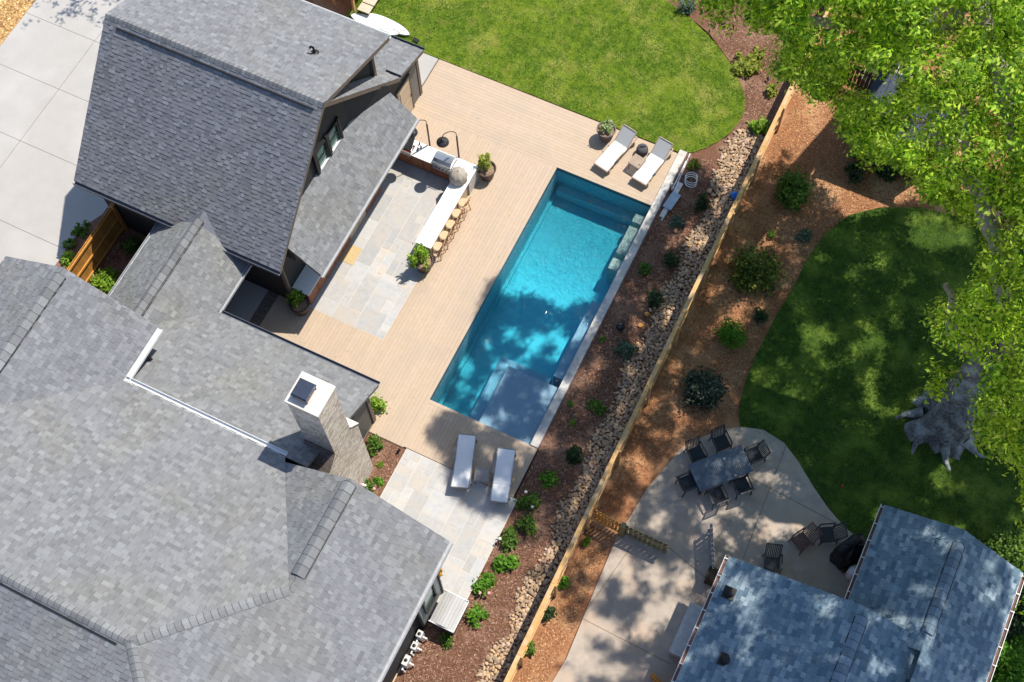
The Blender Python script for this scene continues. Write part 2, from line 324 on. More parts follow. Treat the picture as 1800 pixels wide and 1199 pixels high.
# mulch beds
sheet('mulch_bed', [(4.4, -26), (7.12, -26), (7.12, 16), (-2, 16), (-2, 10), (1.3, 9.2), (2.9, 8.6), (4.3, 7.6), (5.3, 6.5), (5.7, 5.4), (5.5, 4.2), (4.9, 3.3), (4.4, 2.8)], -.06, M['mulch'])
sheet('mulch_bed', [(-1.4, -17.5), (.12, -17.5), (.12, -12.98), (-1.4, -12.98)], -.06, M['mulch'])
sheet('mulch_bed', [(-15.75, -15), (-7.3, -15), (-7.3, -9.5), (-14.3, -9.5), at(178, 378)[:2], at(155, 393)[:2], at(135, 413)[:2], at(115, 440)[:2], at(100, 462)[:2]], .0, M['mulch'])
sheet('mulch_bed', [(3.5, -26), (4.4, -26), (4.4, -16.6), (3.5, -16.6)], -.065, M['mulch'])
sheet('leaf_litter', [(-40, -30), (-23.62, -30), (-23.62, 12), (-40, 12)], -.05, M['gold'])
LAWN = [(-11.2, 2.64), (4.2, 2.70), (4.62, 2.98), (4.95, 3.35), (5.3, 3.85), (5.55, 4.4), (5.68, 5.0), (5.68, 5.6), (5.5, 6.15), (5.2, 6.6), (4.75, 7.1), (4.2, 7.6), (3.5, 8.1), (2.8, 8.5), (2.0, 8.9), (1.2, 9.2), (0, 9.6), (-2, 10.2), (-11.2, 11)]
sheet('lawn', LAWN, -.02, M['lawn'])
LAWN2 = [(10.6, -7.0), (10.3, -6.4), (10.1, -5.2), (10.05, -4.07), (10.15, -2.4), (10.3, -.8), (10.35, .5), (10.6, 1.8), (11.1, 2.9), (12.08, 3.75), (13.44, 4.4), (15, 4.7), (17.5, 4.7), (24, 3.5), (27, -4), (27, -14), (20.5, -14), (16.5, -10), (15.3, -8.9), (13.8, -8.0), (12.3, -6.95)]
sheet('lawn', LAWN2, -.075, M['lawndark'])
# driveway slabs
jy = [4.2, 1.1, -2.7, -5.36, -8.12, -11.5, -15.5, -20]; jx = [-23.6, -20.12, -15.2]
mb = MB(); mb.box(-23.62, -14.2, -20, 6, -.1, -.03, m=1)
for i in range(len(jy) - 1):
    for j in range(len(jx) - 1):
        c = random.uniform(.97, 1.02); mb.box(jx[j] + .008, jx[j + 1] - .008, jy[i + 1] + .008, jy[i] - .008, -.05, -.005, (c, c, c))
mb.box(-15.19, -14.3, -9.2, 4, -.05, -.006)
tag(mb.build('driveway', [M['concrete'], M['joint']]), kind='structure')
mb = MB(); mb.box(-9.5, -6.66, .82, 2.62, -.1, -.005); tag(mb.build('concrete_path', M['concrete']), kind='structure')
# deck
def boards(mb, x0, x1, y0, y1, along, z=0.0):
    bw = .141; gp = .004; a0, a1 = (y0, y1) if along == 'x' else (x0, x1); l0, l1 = (x0, x1) if along == 'x' else (y0, y1)
    a = math.floor(a0 / (bw + gp)) * (bw + gp)
    while a < a1:
        p, q = max(a, a0), min(a + bw, a1); rr = random.Random(int(a * 1000)); l = math.floor(l0 / 4.8) * 4.8 - rr.random() * 4.8
        while l < l1:
            s_, t_ = max(l, l0), min(l + 4.8 - .004, l1)
            if t_ > s_ and q > p + .004:
                k = rr.uniform(.965, 1.02); c = (k, k * rr.uniform(.985, 1.0), k * rr.uniform(.965, 1.0))
                mb.box(*((s_, t_, p, q) if along == 'x' else (p, q, s_, t_)), z - .03, z, c)
            l += 4.8
        a += bw + gp
mb = MB()
boards(mb, -6.6, 4.05, .145, 2.62, 'x'); mb.box(-6.6, 4.05, .0, .139, -.03, 0, .97)
boards(mb, -2.66, -.15, -12.97, -.005, 'y'); mb.box(-.144, -.0, -12.97, -.005, -.03, .0, .97)
boards(mb, -7.15, -2.66, -12.97, -9.56, 'y'); boards(mb, -6.5, -2.66, -1.78, -.005, 'y')
boards(mb, 0, 4.42, -12.93, -11.07, 'y'); mb.box(0, 4.42, -11.064, -10.92, -.03, 0, .99)
mb.box(-7.2, 0, -13, 2.62, -.14, -.034, .35); mb.box(0, 4.42, -12.95, -10.925, -.14, -.034, .35); mb.box(0, 4.04, .005, 2.62, -.14, -.034, .35)
tag(mb.build('deck', M['deck']), kind='structure')
# flagstone patios
def ashlar(mb, x0, x1, y0, y1, u=.305, special=None):
    W = int(round((x1 - x0) / u)); H = int(round((y1 - y0) / u)); ux = (x1 - x0) / W; uy = (y1 - y0) / H
    occ = np.zeros((W, H), bool); sizes = [(2, 2), (3, 2), (2, 3), (1, 2), (2, 1), (3, 3), (1, 1), (2, 4), (3, 2), (2, 3)]
    for j in range(H):
        for i in range(W):
            if occ[i, j]: continue
            random.shuffle(sizes)
            for a, b in sizes + [(1, 1)]:
                if i + a <= W and j + b <= H and not occ[i:i + a, j:j + b].any(): break
            occ[i:i + a, j:j + b] = True; k = random.uniform(.88, 1.1); t = random.random()
            c = (k, k, k) if t < .6 else ((k * .95, k * .975, k * 1.0) if t < .88 else (k * 1.03, k * .98, k * .92))
            d = lambda: random.uniform(.009, .014)
            mb.box(x0 + i * ux + d(), x0 + (i + a) * ux - d(), y0 + j * uy + d(), y0 + (j + b) * uy - d(), -.04, random.uniform(-.003, .001), c)
mb = MB(); mb.box(-6.5, -2.665, -9.555, -1.785, -.12, -.008, m=1); ashlar(mb, -6.48, -2.67, -9.54, -1.8); tag(mb.build('stone_patio', [M['stone'], M['mortar']], bevel=0), kind='structure')
mb = MB(); mb.box(.12, 4.56, -17.9, -12.955, -.12, -.008, m=1); ashlar(mb, .14, 4.54, -17.88, -12.97); tag(mb.build('stone_patio', [M['stone'], M['mortar']]), kind='structure')
mb = MB(); mb.box(-7.6, -7.18, -12.6, -9.5, -.1, .004, m=0); tag(mb.build('paver_edging', M['paverbrick']), kind='structure')
mb = MB(); mb.box(-9.3, -7.605, -12.6, -9.5, -.1, .02); tag(mb.build('landing', M['concrete']), kind='structure')
# neighbour patio
NP = [(7.7, -24), (8.45, -17.2), (8.33, -14.5), (8.25, -12.4), (8.37, -11.89), (8.5, -10.6), (8.77, -9.57), (9.0, -8.7), (9.45, -8.05), (10.0, -7.4), (10.74, -6.95), (11.4, -6.75), (12.24, -6.9), (12.9, -7.3), (13.72, -7.95), (14.5, -8.5), (15.36, -8.93), (17, -9.4), (17, -24)]
mb = MB(); mb.prism(NP, -.12, -.055); o = mb.build('neighbour_patio', M['nconcrete']); tag(o, kind='structure')
mb = MB()
for p, q in (((1175, 962), (1243, 1018)), ((1320, 840), (1490, 930)), ((1385, 775), (1305, 985)), ((1010, 1080), (1180, 1168)), ((1110, 960), (1005, 1110))):
    a = at(*p, -.052); b = at(*q, -.052); mb.bar(a, b, .018, .008)
tag(mb.build('patio_joint', M['joint']), kind='structure')
mb = MB(); mb.prism([(9.2, 9.2), (13.4, 6.8), (14.2, 8.2), (11.2, 10.6), (9.6, 10.6)], -.1, -.04); tag(mb.build('neighbour_slab', M['nconcrete']), kind='structure')
mb = MB(); mb.prism([(10.2, 8.3), (12.4, 6.9), (12.9, 7.6), (10.8, 9.1)], -.1, -.03); tag(mb.build('brick_path', M['redbrick']), kind='structure')

# ------------------------------------------------------------------ swimming pool
pool = empty('swimming_pool', (2, -5.5, 0), label='long rectangular swimming pool with turquoise water set in the tan deck', cat='pool')
X0, X1, Y0, Y1 = POOL; Z = -1.62
def P_(mb, name, m, **k):
    o = mb.build(name, m, **k); o.parent = pool; o.matrix_parent_inverse = Matrix.Translation((-2, 5.5, 0)); return o
mb = MB()
mb.box(X0 - .15, X1 + .15, Y0 - .15, Y1 + .15, Z - .15, Z)
mb.box(X0 - .15, X0, Y0 - .15, Y1 + .15, Z, -.036); mb.box(X1, X1 + .1, Y0 - .15, Y1 + .15, Z, -.03)
mb.box(X0, X1, Y0 - .15, Y0, Z, -.036); mb.box(X0, X1, Y1, Y1 + .15, Z, -.036)
P_(mb, 'pool_shell', M['shell'])
mb = MB()
for b in ((X0, X0 + .006, Y0, Y1), (X1 - .006, X1, Y0, Y1), (X0 + .006, X1 - .006, Y0, Y0 + .006), (X0 + .006, X1 - .006, Y1 - .006, Y1)): mb.box(*b, -.21, -.037)
P_(mb, 'waterline_tile', M['tile'])
mb = MB(); mb.box(1.94, X1 - .008, Y0 + .008, -8.35, Z + .01, -.36); P_(mb, 'tanning_shelf', M['ledge'])
mb = MB(); mb.box(1.44, 1.935, Y0 + .008, -7.95, Z + .01, -.78); mb.box(1.94, X1 - .55, -8.345, -7.95, Z + .01, -.78); P_(mb, 'pool_step', M['ledge'])
mb = MB(); mb.box(3.6, X1 - .008, -7.94, -4.5, Z + .01, -.5); P_(mb, 'pool_bench', M['ledge'])
for ya, yb in ((-.74, -.36), (-2.25, -.96), (-3.0, -2.5)):
    mb = MB(); mb.box(3.58, X1 - .008, ya, yb, Z + .01, -.42); P_(mb, 'pool_step', M['coping'])
mb = MB(); mb.box(X0 + .008, X0 + .15, Y0 + .008, Y1 - .008, Z + .01, -1.48); mb.box(X0 + .155, 3.55, Y1 - .36, Y1 - .008, Z + .01, -1.12); P_(mb, 'safety_ledge', M['shell'])
mb = MB()
yy = Y0 + .0
while yy < 2.8:
    y2 = min(yy + random.uniform(.85, .95), 2.8); k = random.uniform(.93, 1.05); mb.box(4.07, 4.38, yy + .002, y2 - .002, -.03, .055, (k, k, k)); yy = y2
P_(mb, 'coping', M['coping'], bevel=.006)
mb = MB(); mb.box(4.385, 4.44, Y0, 2.8, -.15, .0); mb.box(4.385, 4.42, -12.95, Y0 - .01, -.15, .0); P_(mb, 'fascia_board', M['fascia'])
# water
def watermat(name, top):
    m = bpy.data.materials.new(name); m.use_nodes = True; N = m.node_tree.nodes; L = m.node_tree.links; N.remove(N['Principled BSDF'])
    t = N.new('ShaderNodeBsdfTransparent'); out = N['Material Output']
    if top:
        gl = N.new('ShaderNodeBsdfGlossy'); gl.inputs['Roughness'].default_value = .05
        fr = N.new('ShaderNodeFresnel'); fr.inputs[0].default_value = 1.33
        tc = N.new('ShaderNodeTexCoord')
        def nz_(sc, det, dis):
            n1 = N.new('ShaderNodeTexNoise'); n1.inputs['Scale'].default_value = sc; n1.inputs['Detail'].default_value = det; n1.inputs['Distortion'].default_value = dis; L.new(tc.outputs['Object'], n1.inputs['Vector']); return n1.outputs[0]
        def mth(op, a, b):
            q_ = N.new('ShaderNodeMath'); q_.operation = op
            for i_, x_ in enumerate((a, b)):
                if isinstance(x_, (int, float)): q_.inputs[i_].default_value = x_
                else: L.new(x_, q_.inputs[i_])
            return q_.outputs[0]
        # return jets stir the far end, the near left corner and the long left side
        sp = N.new('ShaderNodeSeparateXYZ'); L.new(tc.outputs['Object'], sp.inputs[0])
        def ramp(v_, a, b):
            q_ = N.new('ShaderNodeMapRange'); q_.inputs[1].default_value = a; q_.inputs[2].default_value = b; L.new(v_, q_.inputs[0]); return q_.outputs[0]
        stir = mth('MAXIMUM', mth('MAXIMUM', ramp(sp.outputs[1], -4.2, -1.0), mth('MULTIPLY', ramp(sp.outputs[1], -8.3, -9.6), ramp(sp.outputs[0], 1.8, .7))), mth('MULTIPLY', ramp(sp.outputs[0], 1.0, .2), .8))
        hgt = mth('ADD', mth('MULTIPLY', nz_(3.0, 3, .6), .05), mth('MULTIPLY', mth('MULTIPLY', nz_(13, 4, 1.2), mth('ADD', mth('MULTIPLY', stir, .9), .05)), .15))
        bp = N.new('ShaderNodeBump'); bp.inputs['Strength'].default_value = 1; bp.inputs['Distance'].default_value = 1.0
        L.new(hgt, bp.inputs['Height']); L.new(bp.outputs[0], gl.inputs['Normal']); L.new(bp.outputs[0], fr.inputs['Normal'])
        mx = N.new('ShaderNodeMixShader'); L.new(fr.outputs[0], mx.inputs[0]); L.new(t.outputs[0], mx.inputs[1]); L.new(gl.outputs[0], mx.inputs[2]); L.new(mx.outputs[0], out.inputs[0])
    else: L.new(t.outputs[0], out.inputs[0])
    v = N.new('ShaderNodeVolumeAbsorption'); v.inputs['Color'].default_value = (0, .875, .965, 1); v.inputs['Density'].default_value = .68; L.new(v.outputs[0], out.inputs['Volume'])
    return m
M['wtop'] = watermat('water_surface', True); M['wside'] = watermat('water_body', False)
mb = MB(); x0, x1, y0, y1, zt, zb = X0 - .03, X1 + .03, Y0 - .03, Y1 + .03, -.11, Z - .04
mb.face([(x0, y0, zt), (x1, y0, zt), (x1, y1, zt), (x0, y1, zt)]); mb.face([(x0, y1, zb), (x1, y1, zb), (x1, y0, zb), (x0, y0, zb)], m=1)
mb.face([(x0, y0, zb), (x1, y0, zb), (x1, y0, zt), (x0, y0, zt)], m=1); mb.face([(x1, y0, zb), (x1, y1, zb), (x1, y1, zt), (x1, y0, zt)], m=1)
mb.face([(x1, y1, zb), (x0, y1, zb), (x0, y1, zt), (x1, y1, zt)], m=1); mb.face([(x0, y1, zb), (x0, y0, zb), (x0, y0, zt), (x0, y1, zt)], m=1)
wo = mb.build('water', [M['wtop'], M['wside']]); tag(wo, kind='structure')
import bmesh
bm = bmesh.new(); bm.from_mesh(wo.data); bmesh.ops.remove_doubles(bm, verts=bm.verts, dist=1e-5); bmesh.ops.recalc_face_normals(bm, faces=bm.faces); bm.to_mesh(wo.data); bm.free()

# ================================================================== BUILDINGS
def V(*a): return Vector(a)
# ---------- garage -------------------------------------------------
gar = empty('garage', (-10.4, -5.5, 0), label='detached garage with steep dark grey shingle roof and rear shed dormer beside the driveway', cat='garage')
def G_(mb, name, m, par=None, **k):
    o = mb.build(name, m, **k); o.parent = par or gar; o.matrix_parent_inverse = Matrix.Translation((10.4, 5.5, 0)) if par is None else Matrix(); return o
gx0, gx1 = -14.78, -6.07; ry, rz = -5.54, 7.92; fy, fz = -10.04, 3.60
front = [(gx0, fy, fz), (gx1, fy, fz), (gx1, ry, rz), (gx0, ry, rz)]
sb = (-1.06, 3.68)                                    # foot of the steep rear slope
sliv = [(-6.72, sb[0], sb[1]), (-6.72, ry, rz), (gx1, ry, rz), (gx1, sb[0], sb[1])]
dorm = [(gx0, -1.15, 6.22), (gx0, ry, rz), (-6.62, ry, rz + .004), (-6.16, -1.15, 6.22)]
dorm = [(gx0, -1.15, 6.22), (gx0, ry, rz), (gx1, ry, rz), (-6.16, -1.15, 6.22)]
rear = [(-9.5, .9, 2.93), (-9.5, -.9, 3.46), (-6.18, -.9, 3.46), (-6.18, .9, 2.93)]
mb = MB(); shingles(mb, [front], (1, 0, 0), tint=(.92, .93, .98)); shingles(mb, [dorm], (1, 0, 0)); shingles(mb, [sliv], (1, 0, 0)); foot = [(-9.5, -1.06, 3.68), (-9.5, -1.74, 4.32), (-6.722, -1.74, 4.32), (-6.722, -1.06, 3.68)]; shingles(mb, [foot], (1, 0, 0)); foot2 = [(-9.5, -.90, 3.47), (-9.5, -1.06, 3.67), (-6.74, -1.06, 3.67), (-6.74, -.90, 3.47)]; shingles(mb, [foot2], (1, 0, 0)); shingles(mb, [rear], (1, 0, 0))
rf = G_(mb, 'roof', M['shingle'])
mb = MB(); roofslab(mb, foot, .1, .012); roofslab(mb, front, .2, .012, 0); roofslab(mb, rear, .16, .012)
roofslab(mb, dorm, .19, .012, 0); roofslab(mb, [(-6.72, sb[0], sb[1]), (gx1, sb[0], sb[1]), (gx1, ry, rz), (-6.72, ry, rz)], .22, .014)
f_ = G_(mb, 'fascia', M['trimtaupe'], rf)
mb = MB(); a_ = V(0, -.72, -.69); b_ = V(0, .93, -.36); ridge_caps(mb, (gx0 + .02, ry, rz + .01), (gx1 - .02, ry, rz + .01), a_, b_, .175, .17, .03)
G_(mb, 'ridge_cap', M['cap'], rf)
mb = MB(); mb.bar((gx0 + .55, ry - .25, rz - .17), (gx1 - .3, ry - .25, rz - .17), .05, .05); G_(mb, 'ridge_vent', M['black'], rf)
mb = MB(); p = at(553, 93, 7.1); mb.tube([(p[0], p[1], p[2] - .1), (p[0], p[1], p[2] + .32)], .04, 10); mb.tube([(p[0], p[1], p[2] + .3), (p[0] - .09, p[1] - .02, p[2] + .33), (p[0] - .12, p[1] - .05, p[2] + .26)], .04, 8)
mb.lathe([(.17, -.03), (.14, .03), (.05, .05)], (p[0], p[1], p[2] - .01)); G_(mb, 'vent_pipe', M['black'], rf, smooth=True)
# walls
mb = MB()
ZW = -.3
def gwall(mb, x, pts, t=.15):     # slab in a plane x = const
    n = len(pts); vs = [(x, y, z) for y, z in pts] + [(x - t, y, z) for y, z in pts]
    mb.solid(vs, [tuple(range(n)), tuple(range(2 * n - 1, n - 1, -1))] + [(i, n + i, n + (i + 1) % n, (i + 1) % n) for i in range(n)])
gwall(mb, -6.5, [(-9.62, ZW), (.8, ZW), (.8, 2.72), (-1.1, 3.3), (-1.1, 3.5), (-5.54, 7.70), (-9.62, 3.78)])
mb.box(-14.4, -6.66, -9.62, -9.47, ZW, 3.75)
mb.box(-14.4, -14.25, -9.46, .8, ZW, 3.2); mb.box(-9.3, -6.66, .65, .8, ZW, 2.7)
mb.solid([(-14.4, -9.6, 3.2), (-14.4, -1.2, 3.2), (-14.4, -1.2, 6.0), (-14.4, ry, 7.6), (-14.25, -9.6, 3.2), (-14.25, -1.2, 3.2), (-14.25, -1.2, 6.0), (-14.25, ry, 7.6)], [(0, 3, 2, 1), (4, 5, 6, 7), (0, 4, 7, 3)])
gwall(mb, -6.73, [(-1.72, 4.2), (-5.4, 7.6), (-5.4, 7.70), (-1.72, 6.2)], .12); mb.box(-14.25, -6.86, -1.84, -1.72, 4.2, 6.15)
G_(mb, 'wall', M['dark'])
mb = MB(); mb.box(-6.74, -6.62, -1.82, -1.68, 4.15, 6.16); mb.box(-6.51, -6.455, .70, .86, ZW, 2.66); mb.box(-6.505, -6.46, -9.66, -9.52, ZW, 3.3)
gwall(mb, -6.46, [(-.95, 2.95), (.8, 2.42), (.8, 2.64), (-.95, 3.17)], .03)
G_(mb, 'corner_trim', M['trimtaupe'])
# door in the end wall
dr = MB(); dr.box(-6.495, -6.445, -.86, .04, .02, 2.12); do_ = G_(dr, 'door', M['cabinettan'])
mb = MB(); mb.box(-6.44, -6.425, -.74, -.08, .16, .95); mb.box(-6.44, -6.425, -.74, -.08, 1.08, 1.98); G_(mb, 'door_panel', mat('door_panel_tan', (.54, .42, .30), (.50, .39, .28), scale=3, rough=.5), do_)
mb = MB(); mb.tube([(-6.44, -.02, 1.02), (-6.38, -.02, 1.02), (-6.37, -.10, 1.02)], .014, 8); mb.lathe([(.001, .0), (.03, .0), (.03, .02)], (-6.42, -.02, 1.02), 12); G_(mb, 'door_handle', M['black'], do_)
mb = MB(); mb.box(-6.495, -6.43, .045, .13, 0, 2.2); mb.box(-6.495, -6.43, -.95, -.865, 0, 2.2); mb.box(-6.495, -6.43, -.86, .04, 2.125, 2.22); G_(mb, 'door_frame', M['trimtaupe'], do_)
mb = MB(); mb.box(-6.495, -6.48, .15, .68, .05, 2.3); G_(mb, 'wall_panel', mat('grey_panel', (.17, .16, .155), (.15, .14, .135), scale=3, rough=.6))
# twin window
for ya, yb in ((-6.28, -5.56), (-5.44, -4.74)):
    mb = MB(); mb.box(-6.5, -6.40, ya, ya + .07, 4.5, 5.62); mb.box(-6.5, -6.40, yb - .07, yb, 4.5, 5.62); mb.box(-6.5, -6.40, ya + .07, yb - .07, 5.55, 5.62); mb.box(-6.5, -6.42, ya + .07, yb - .07, 5.03, 5.08)
    wn = G_(mb, 'window', M['black'])
    mb = MB(); mb.box(-6.49, -6.47, ya + .07, yb - .07, 4.54, 5.55); G_(mb, 'pane', M['glass'], wn)
    mb = MB(); mb.box(-6.5, -6.40, ya - .02, yb + .02, 4.46, 4.5); mb.box(-6.47, -6.43, ya + .08, yb - .08, 5.01, 5.03); G_(mb, 'sill', M['white'], wn)
mb = MB(); mb.box(-6.5, -6.37, -5.56, -5.44, 4.44, 5.7); mb.box(-6.5, -6.38, -6.42, -6.29, 4.4, 5.7); mb.box(-6.5, -6.38, -4.73, -4.62, 4.4, 5.7); G_(mb, 'window_casing', M['black'])
# gutters
mb = MB(); gutter(mb, (gx0, -1.15, 6.2), (-6.16, -1.15, 6.2), (0, 1, 0)); G_(mb, 'gutter', M['white'])
mb = MB(); gutter(mb, (-9.5, .9, 2.9), (-6.2, .9, 2.9), (0, 1, 0), .15); gutter(mb, (-6.75, sb[0] + .01, sb[1] - .03), (-6.09, sb[0] + .01, sb[1] - .03), (0, 1, 0), .14); G_(mb, 'gutter', M['darkgutter'])
mb = MB(); gutter(mb, (gx0, fy, fz - .03), (gx1, fy, fz - .03), (0, -1, 0)); G_(mb, 'gutter', M['darkgutter'])
# covered side roof over the bar cabinets
pz = 2.95
pent = [(-4.97, -9.30, pz), (-4.97, -1.96, pz), (-5.97, -1.96, 3.97), (-6.5, -4.05, 4.50), (-6.5, -8.65, 4.50), (-6.14, -9.30, 4.14)]
mb = MB(); shingles(mb, [pent], (0, 1, 0)); pr = G_(mb, 'side_roof', M['shingle'])
mb = MB(); roofslab(mb, pent, .17, .014); G_(mb, 'fascia', M['trimtaupe'], pr)
mb = MB(); gutter(mb, (-4.96, -9.32, pz - .02), (-4.96, -1.94, pz - .02), (1, 0, 0), .12, .1); G_(mb, 'gutter', M['gutter'], pr)
mb = MB(); mb.prism([(-6.499, -4.05), (-5.98, -1.975), (-6.499, -1.975)], 2.8, [6.4, 4.42, 4.42]); mb.box(-6.499, -6.0, -9.2, -9.13, 3.0, 3.7); G_(mb, 'cheek_wall', M['dark'])
mb = MB(); mb.box(-6.5, -6.35, -9.7, -9.62, ZW, 3.1); G_(mb, 'post', M['trimtaupe'])

# ---------- main house ---------------------------------------------
hs = empty('house', (-3, -17, 0), label='large main house with grey shingle hip and gable roofs and a brick chimney', cat='house')
def H_(mb, name, m, par=None, **k):
    o = mb.build(name, m, **k); o.parent = par or hs; o.matrix_parent_inverse = Matrix.Translation((3, 17, 0)) if par is None else Matrix(); return o
ze = 5.5; yb = -16.35; rx = .95; zc = 7.4; zR = 9.04; yR = -23.46; xR = -1.74
aR = [(-7.89, -14.23, ze), (-10.93, -14.23, 7.2), (-10.93, -19.76, 7.2), (-7.89, yb, ze)]
aL = [(-13.97, -14.23, ze), (-13.97, yb, ze), (-10.93, -19.76, 7.2), (-10.93, -14.23, 7.2)]
b1 = [(-7.89, yb, ze), (-10.93, -19.76, 7.2), (-10.93, yR, zR), (xR, yR, zR), (rx, -20.17, zc), (-1.82, yb, ze)]
b2 = [(-13.97, yb, ze), (-21, yb, ze), (-21, yR, zR), (-10.93, yR, zR), (-10.93, -19.76, 7.2)]
cL = [(-1.82, -16.52, ze), (-1.82, yb, ze), (rx, -20.17, zc), (rx, -16.52, zc)]
cL = [(-1.82, -16.50, ze), (rx, -20.17, zc), (rx, -16.50, zc)]
ea = [(4.07, -16.50, ze), (rx, -16.50, zc), (rx, -20.17, zc), (4.07, -20.17, ze)]
ea2 = [(4.07, -20.17, ze), (rx, -20.17, zc), (xR, yR, zR), (4.07, -30.6, ze)]
sth = [(xR, yR, zR), (-21, yR, zR), (-21, -30.6, ze), (4.07, -30.6, ze)]
mb = MB()
shingles(mb, [aR], (0, 1, 0), tint=(.98, .98, 1.0)); shingles(mb, [aL], (0, 1, 0)); shingles(mb, [b1, b2], (1, 0, 0), tint=(1.02, 1.02, 1.0)); shingles(mb, [cL], (0, 1, 0), tint=(1, 1, .99)); shingles(mb, [ea, ea2], (0, 1, 0), tint=(1, 1, 1.01)); shingles(mb, [sth], (1, 0, 0), tint=(.96, .96, .98))
hr = H_(mb, 'roof', M['shingle'])
mb = MB()
for P in (aR, aL, b1, b2, cL, ea, ea2, sth): roofslab(mb, P, .17, .014)
H_(mb, 'fascia', M['darkgutter'], hr)
def nrm(v): v = Vector(v); v.normalize(); return v
mb = MB()
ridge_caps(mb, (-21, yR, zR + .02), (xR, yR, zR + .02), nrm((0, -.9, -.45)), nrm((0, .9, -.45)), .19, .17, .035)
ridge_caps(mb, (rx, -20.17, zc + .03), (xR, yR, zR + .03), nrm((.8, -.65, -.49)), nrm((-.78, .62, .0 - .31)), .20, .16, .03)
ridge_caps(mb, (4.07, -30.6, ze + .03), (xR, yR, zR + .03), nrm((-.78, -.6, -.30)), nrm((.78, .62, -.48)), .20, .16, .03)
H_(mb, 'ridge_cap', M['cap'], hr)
mb = MB(); mb.bar((-21, yR + -.22, zR - .08), (xR - .35, yR - .22, zR - .08), .045, .05); H_(mb, 'ridge_vent', M['black'], hr)
def ladder(y0, y1, x, z, sl, nm, hf=H_, par=hr, wd=.24):
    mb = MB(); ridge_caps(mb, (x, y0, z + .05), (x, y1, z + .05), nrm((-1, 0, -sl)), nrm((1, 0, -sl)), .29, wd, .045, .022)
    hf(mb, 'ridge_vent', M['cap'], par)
    mb = MB()
    for s in (-1, 1): mb.bar((x + s * (wd + .02) * .87, y0, z + .02 - sl * wd), (x + s * (wd + .02) * .87, y1, z + .02 - sl * wd), .02, .03)
    hf(mb, 'vent_edge', M['black'], par)
ladder(-19.7, -16.62, rx, zc, .6, 'c'); ladder(-19.6, -14.5, -10.93, 7.2, .56, 'a')
# low wing and breezeway
zl = 2.96; sl = .585
lw = [(-7.55, -12.15, zl), (-9.42, -14.43, 4.30), (-9.42, -16.3, 5.39), (-1.08, -16.3, 5.39), (-1.08, -12.15, zl)]
cr = [(-7.55, -12.15, zl), (-7.55, -9.9, zl), (-9.42, -9.2, 4.30), (-9.42, -14.43, 4.30)]
cr2 = [(-7.55, -9.9, zl), (-8.45, -9.9, 3.605), (-9.42, -9.2, 4.30), (-9.42, -14.43, 4.30), (-7.55, -12.15, zl)]
cl = [(-11.32, -9.9, zl), (-11.32, -15, zl), (-9.42, -15, 4.30), (-9.42, -9.2, 4.30), (-10.4, -9.9, 3.61)]
mb = MB(); shingles(mb, [lw], (1, 0, 0), tint=(1.0, 1.0, .97)); shingles(mb, [cr2], (0, 1, 0), tint=(1, 1, .98)); shingles(mb, [cl], (0, 1, 0), tint=(.98, 1, .97))
lr = H_(mb, 'low_roof', M['shingle'])
mb = MB(); roofslab(mb, lw, .15, .014); roofslab(mb, cr2, .15, .014); roofslab(mb, cl, .15, .014); H_(mb, 'fascia', M['darkgutter'], lr)
ladder(-14.2, -9.75, -9.42, 4.30, .7, 'k', par=lr, wd=.2)
mb = MB(); gutter(mb, (-7.45, -12.14, zl - .02), (-1.1, -12.14, zl - .02), (0, 1, 0), .14); H_(mb, 'gutter', M['darkgutter'])
mb = MB(); gutter(mb, (-7.54, -12.1, zl - .02), (-7.54, -10.0, zl - .02), (1, 0, 0), .12); H_(mb, 'gutter', M['gutter'])
mb = MB(); gutter(mb, (-11.33, -14.8, zl - .02), (-11.33, -9.95, zl - .02), (-1, 0, 0), .12); H_(mb, 'gutter', M['gutter'])
mb = MB(); gutter(mb, (-7.88, -16.35, ze - .01), (-7.88, -14.25, ze - .01), (1, 0, 0), .19, .12); gutter(mb, (-7.88, -16.34, ze - .012), (-1.84, -16.34, ze - .012), (0, 1, 0), .19, .12); H_(mb, 'gutter', M['white'])
mb = MB(); gutter(mb, (4.08, -30, ze - .01), (4.08, -16.5, ze - .01), (1, 0, 0), .14); H_(mb, 'gutter', M['gutter'])
mb = MB(); p = (-7.83, -15.16); mb.bar((p[0], p[1], 5.35), (p[0] + .02, p[1] + .02, 4.5), .09, .07, up=(1, 0, 0)); mb.bar((p[0], p[1], 4.5), (p[0] + .3, p[1] - .05, 4.47), .09, .07); H_(mb, 'downspout', M['black'])
# walls
mb = MB()
mb.box(-13.6, -8.15, -22, -14.6, ZW, 5.36)                                     # under gable a
mb.box(-8.14, 3.55, -30, -16.9, ZW - .2, 5.36); mb.box(-8.14, -1.5, -16.89, -16.62, 3, 5.36)
mb.solid([(-1.5, -16.9, 5.3), (3.55, -16.9, 5.3), (rx, -16.9, 7.15), (-1.5, -17.1, 5.3), (3.55, -17.1, 5.3), (rx, -17.1, 7.15)], [(0, 2, 1), (3, 4, 5), (0, 3, 5, 2), (1, 2, 5, 4)])
mb.solid([(-13.6, -14.59, 5.3), (-8.15, -14.59, 5.3), (-10.93, -14.59, 6.95), (-13.6, -14.8, 5.3), (-8.15, -14.8, 5.3), (-10.93, -14.8, 6.95)], [(0, 1, 2), (3, 5, 4), (0, 2, 5, 3), (1, 4, 5, 2)])
mb.box(-8.9, -1.45, -16.3, -12.55, ZW - .2, 2.80)                              # low wing
mb.solid([(-1.45, -12.55, 2.8), (-1.45, -16.3, 2.8), (-1.45, -16.3, 5.1), (-1.6, -12.55, 2.8), (-1.6, -16.3, 2.8), (-1.6, -16.3, 5.1)], [(0, 2, 1), (3, 4, 5), (0, 3, 5, 2)])
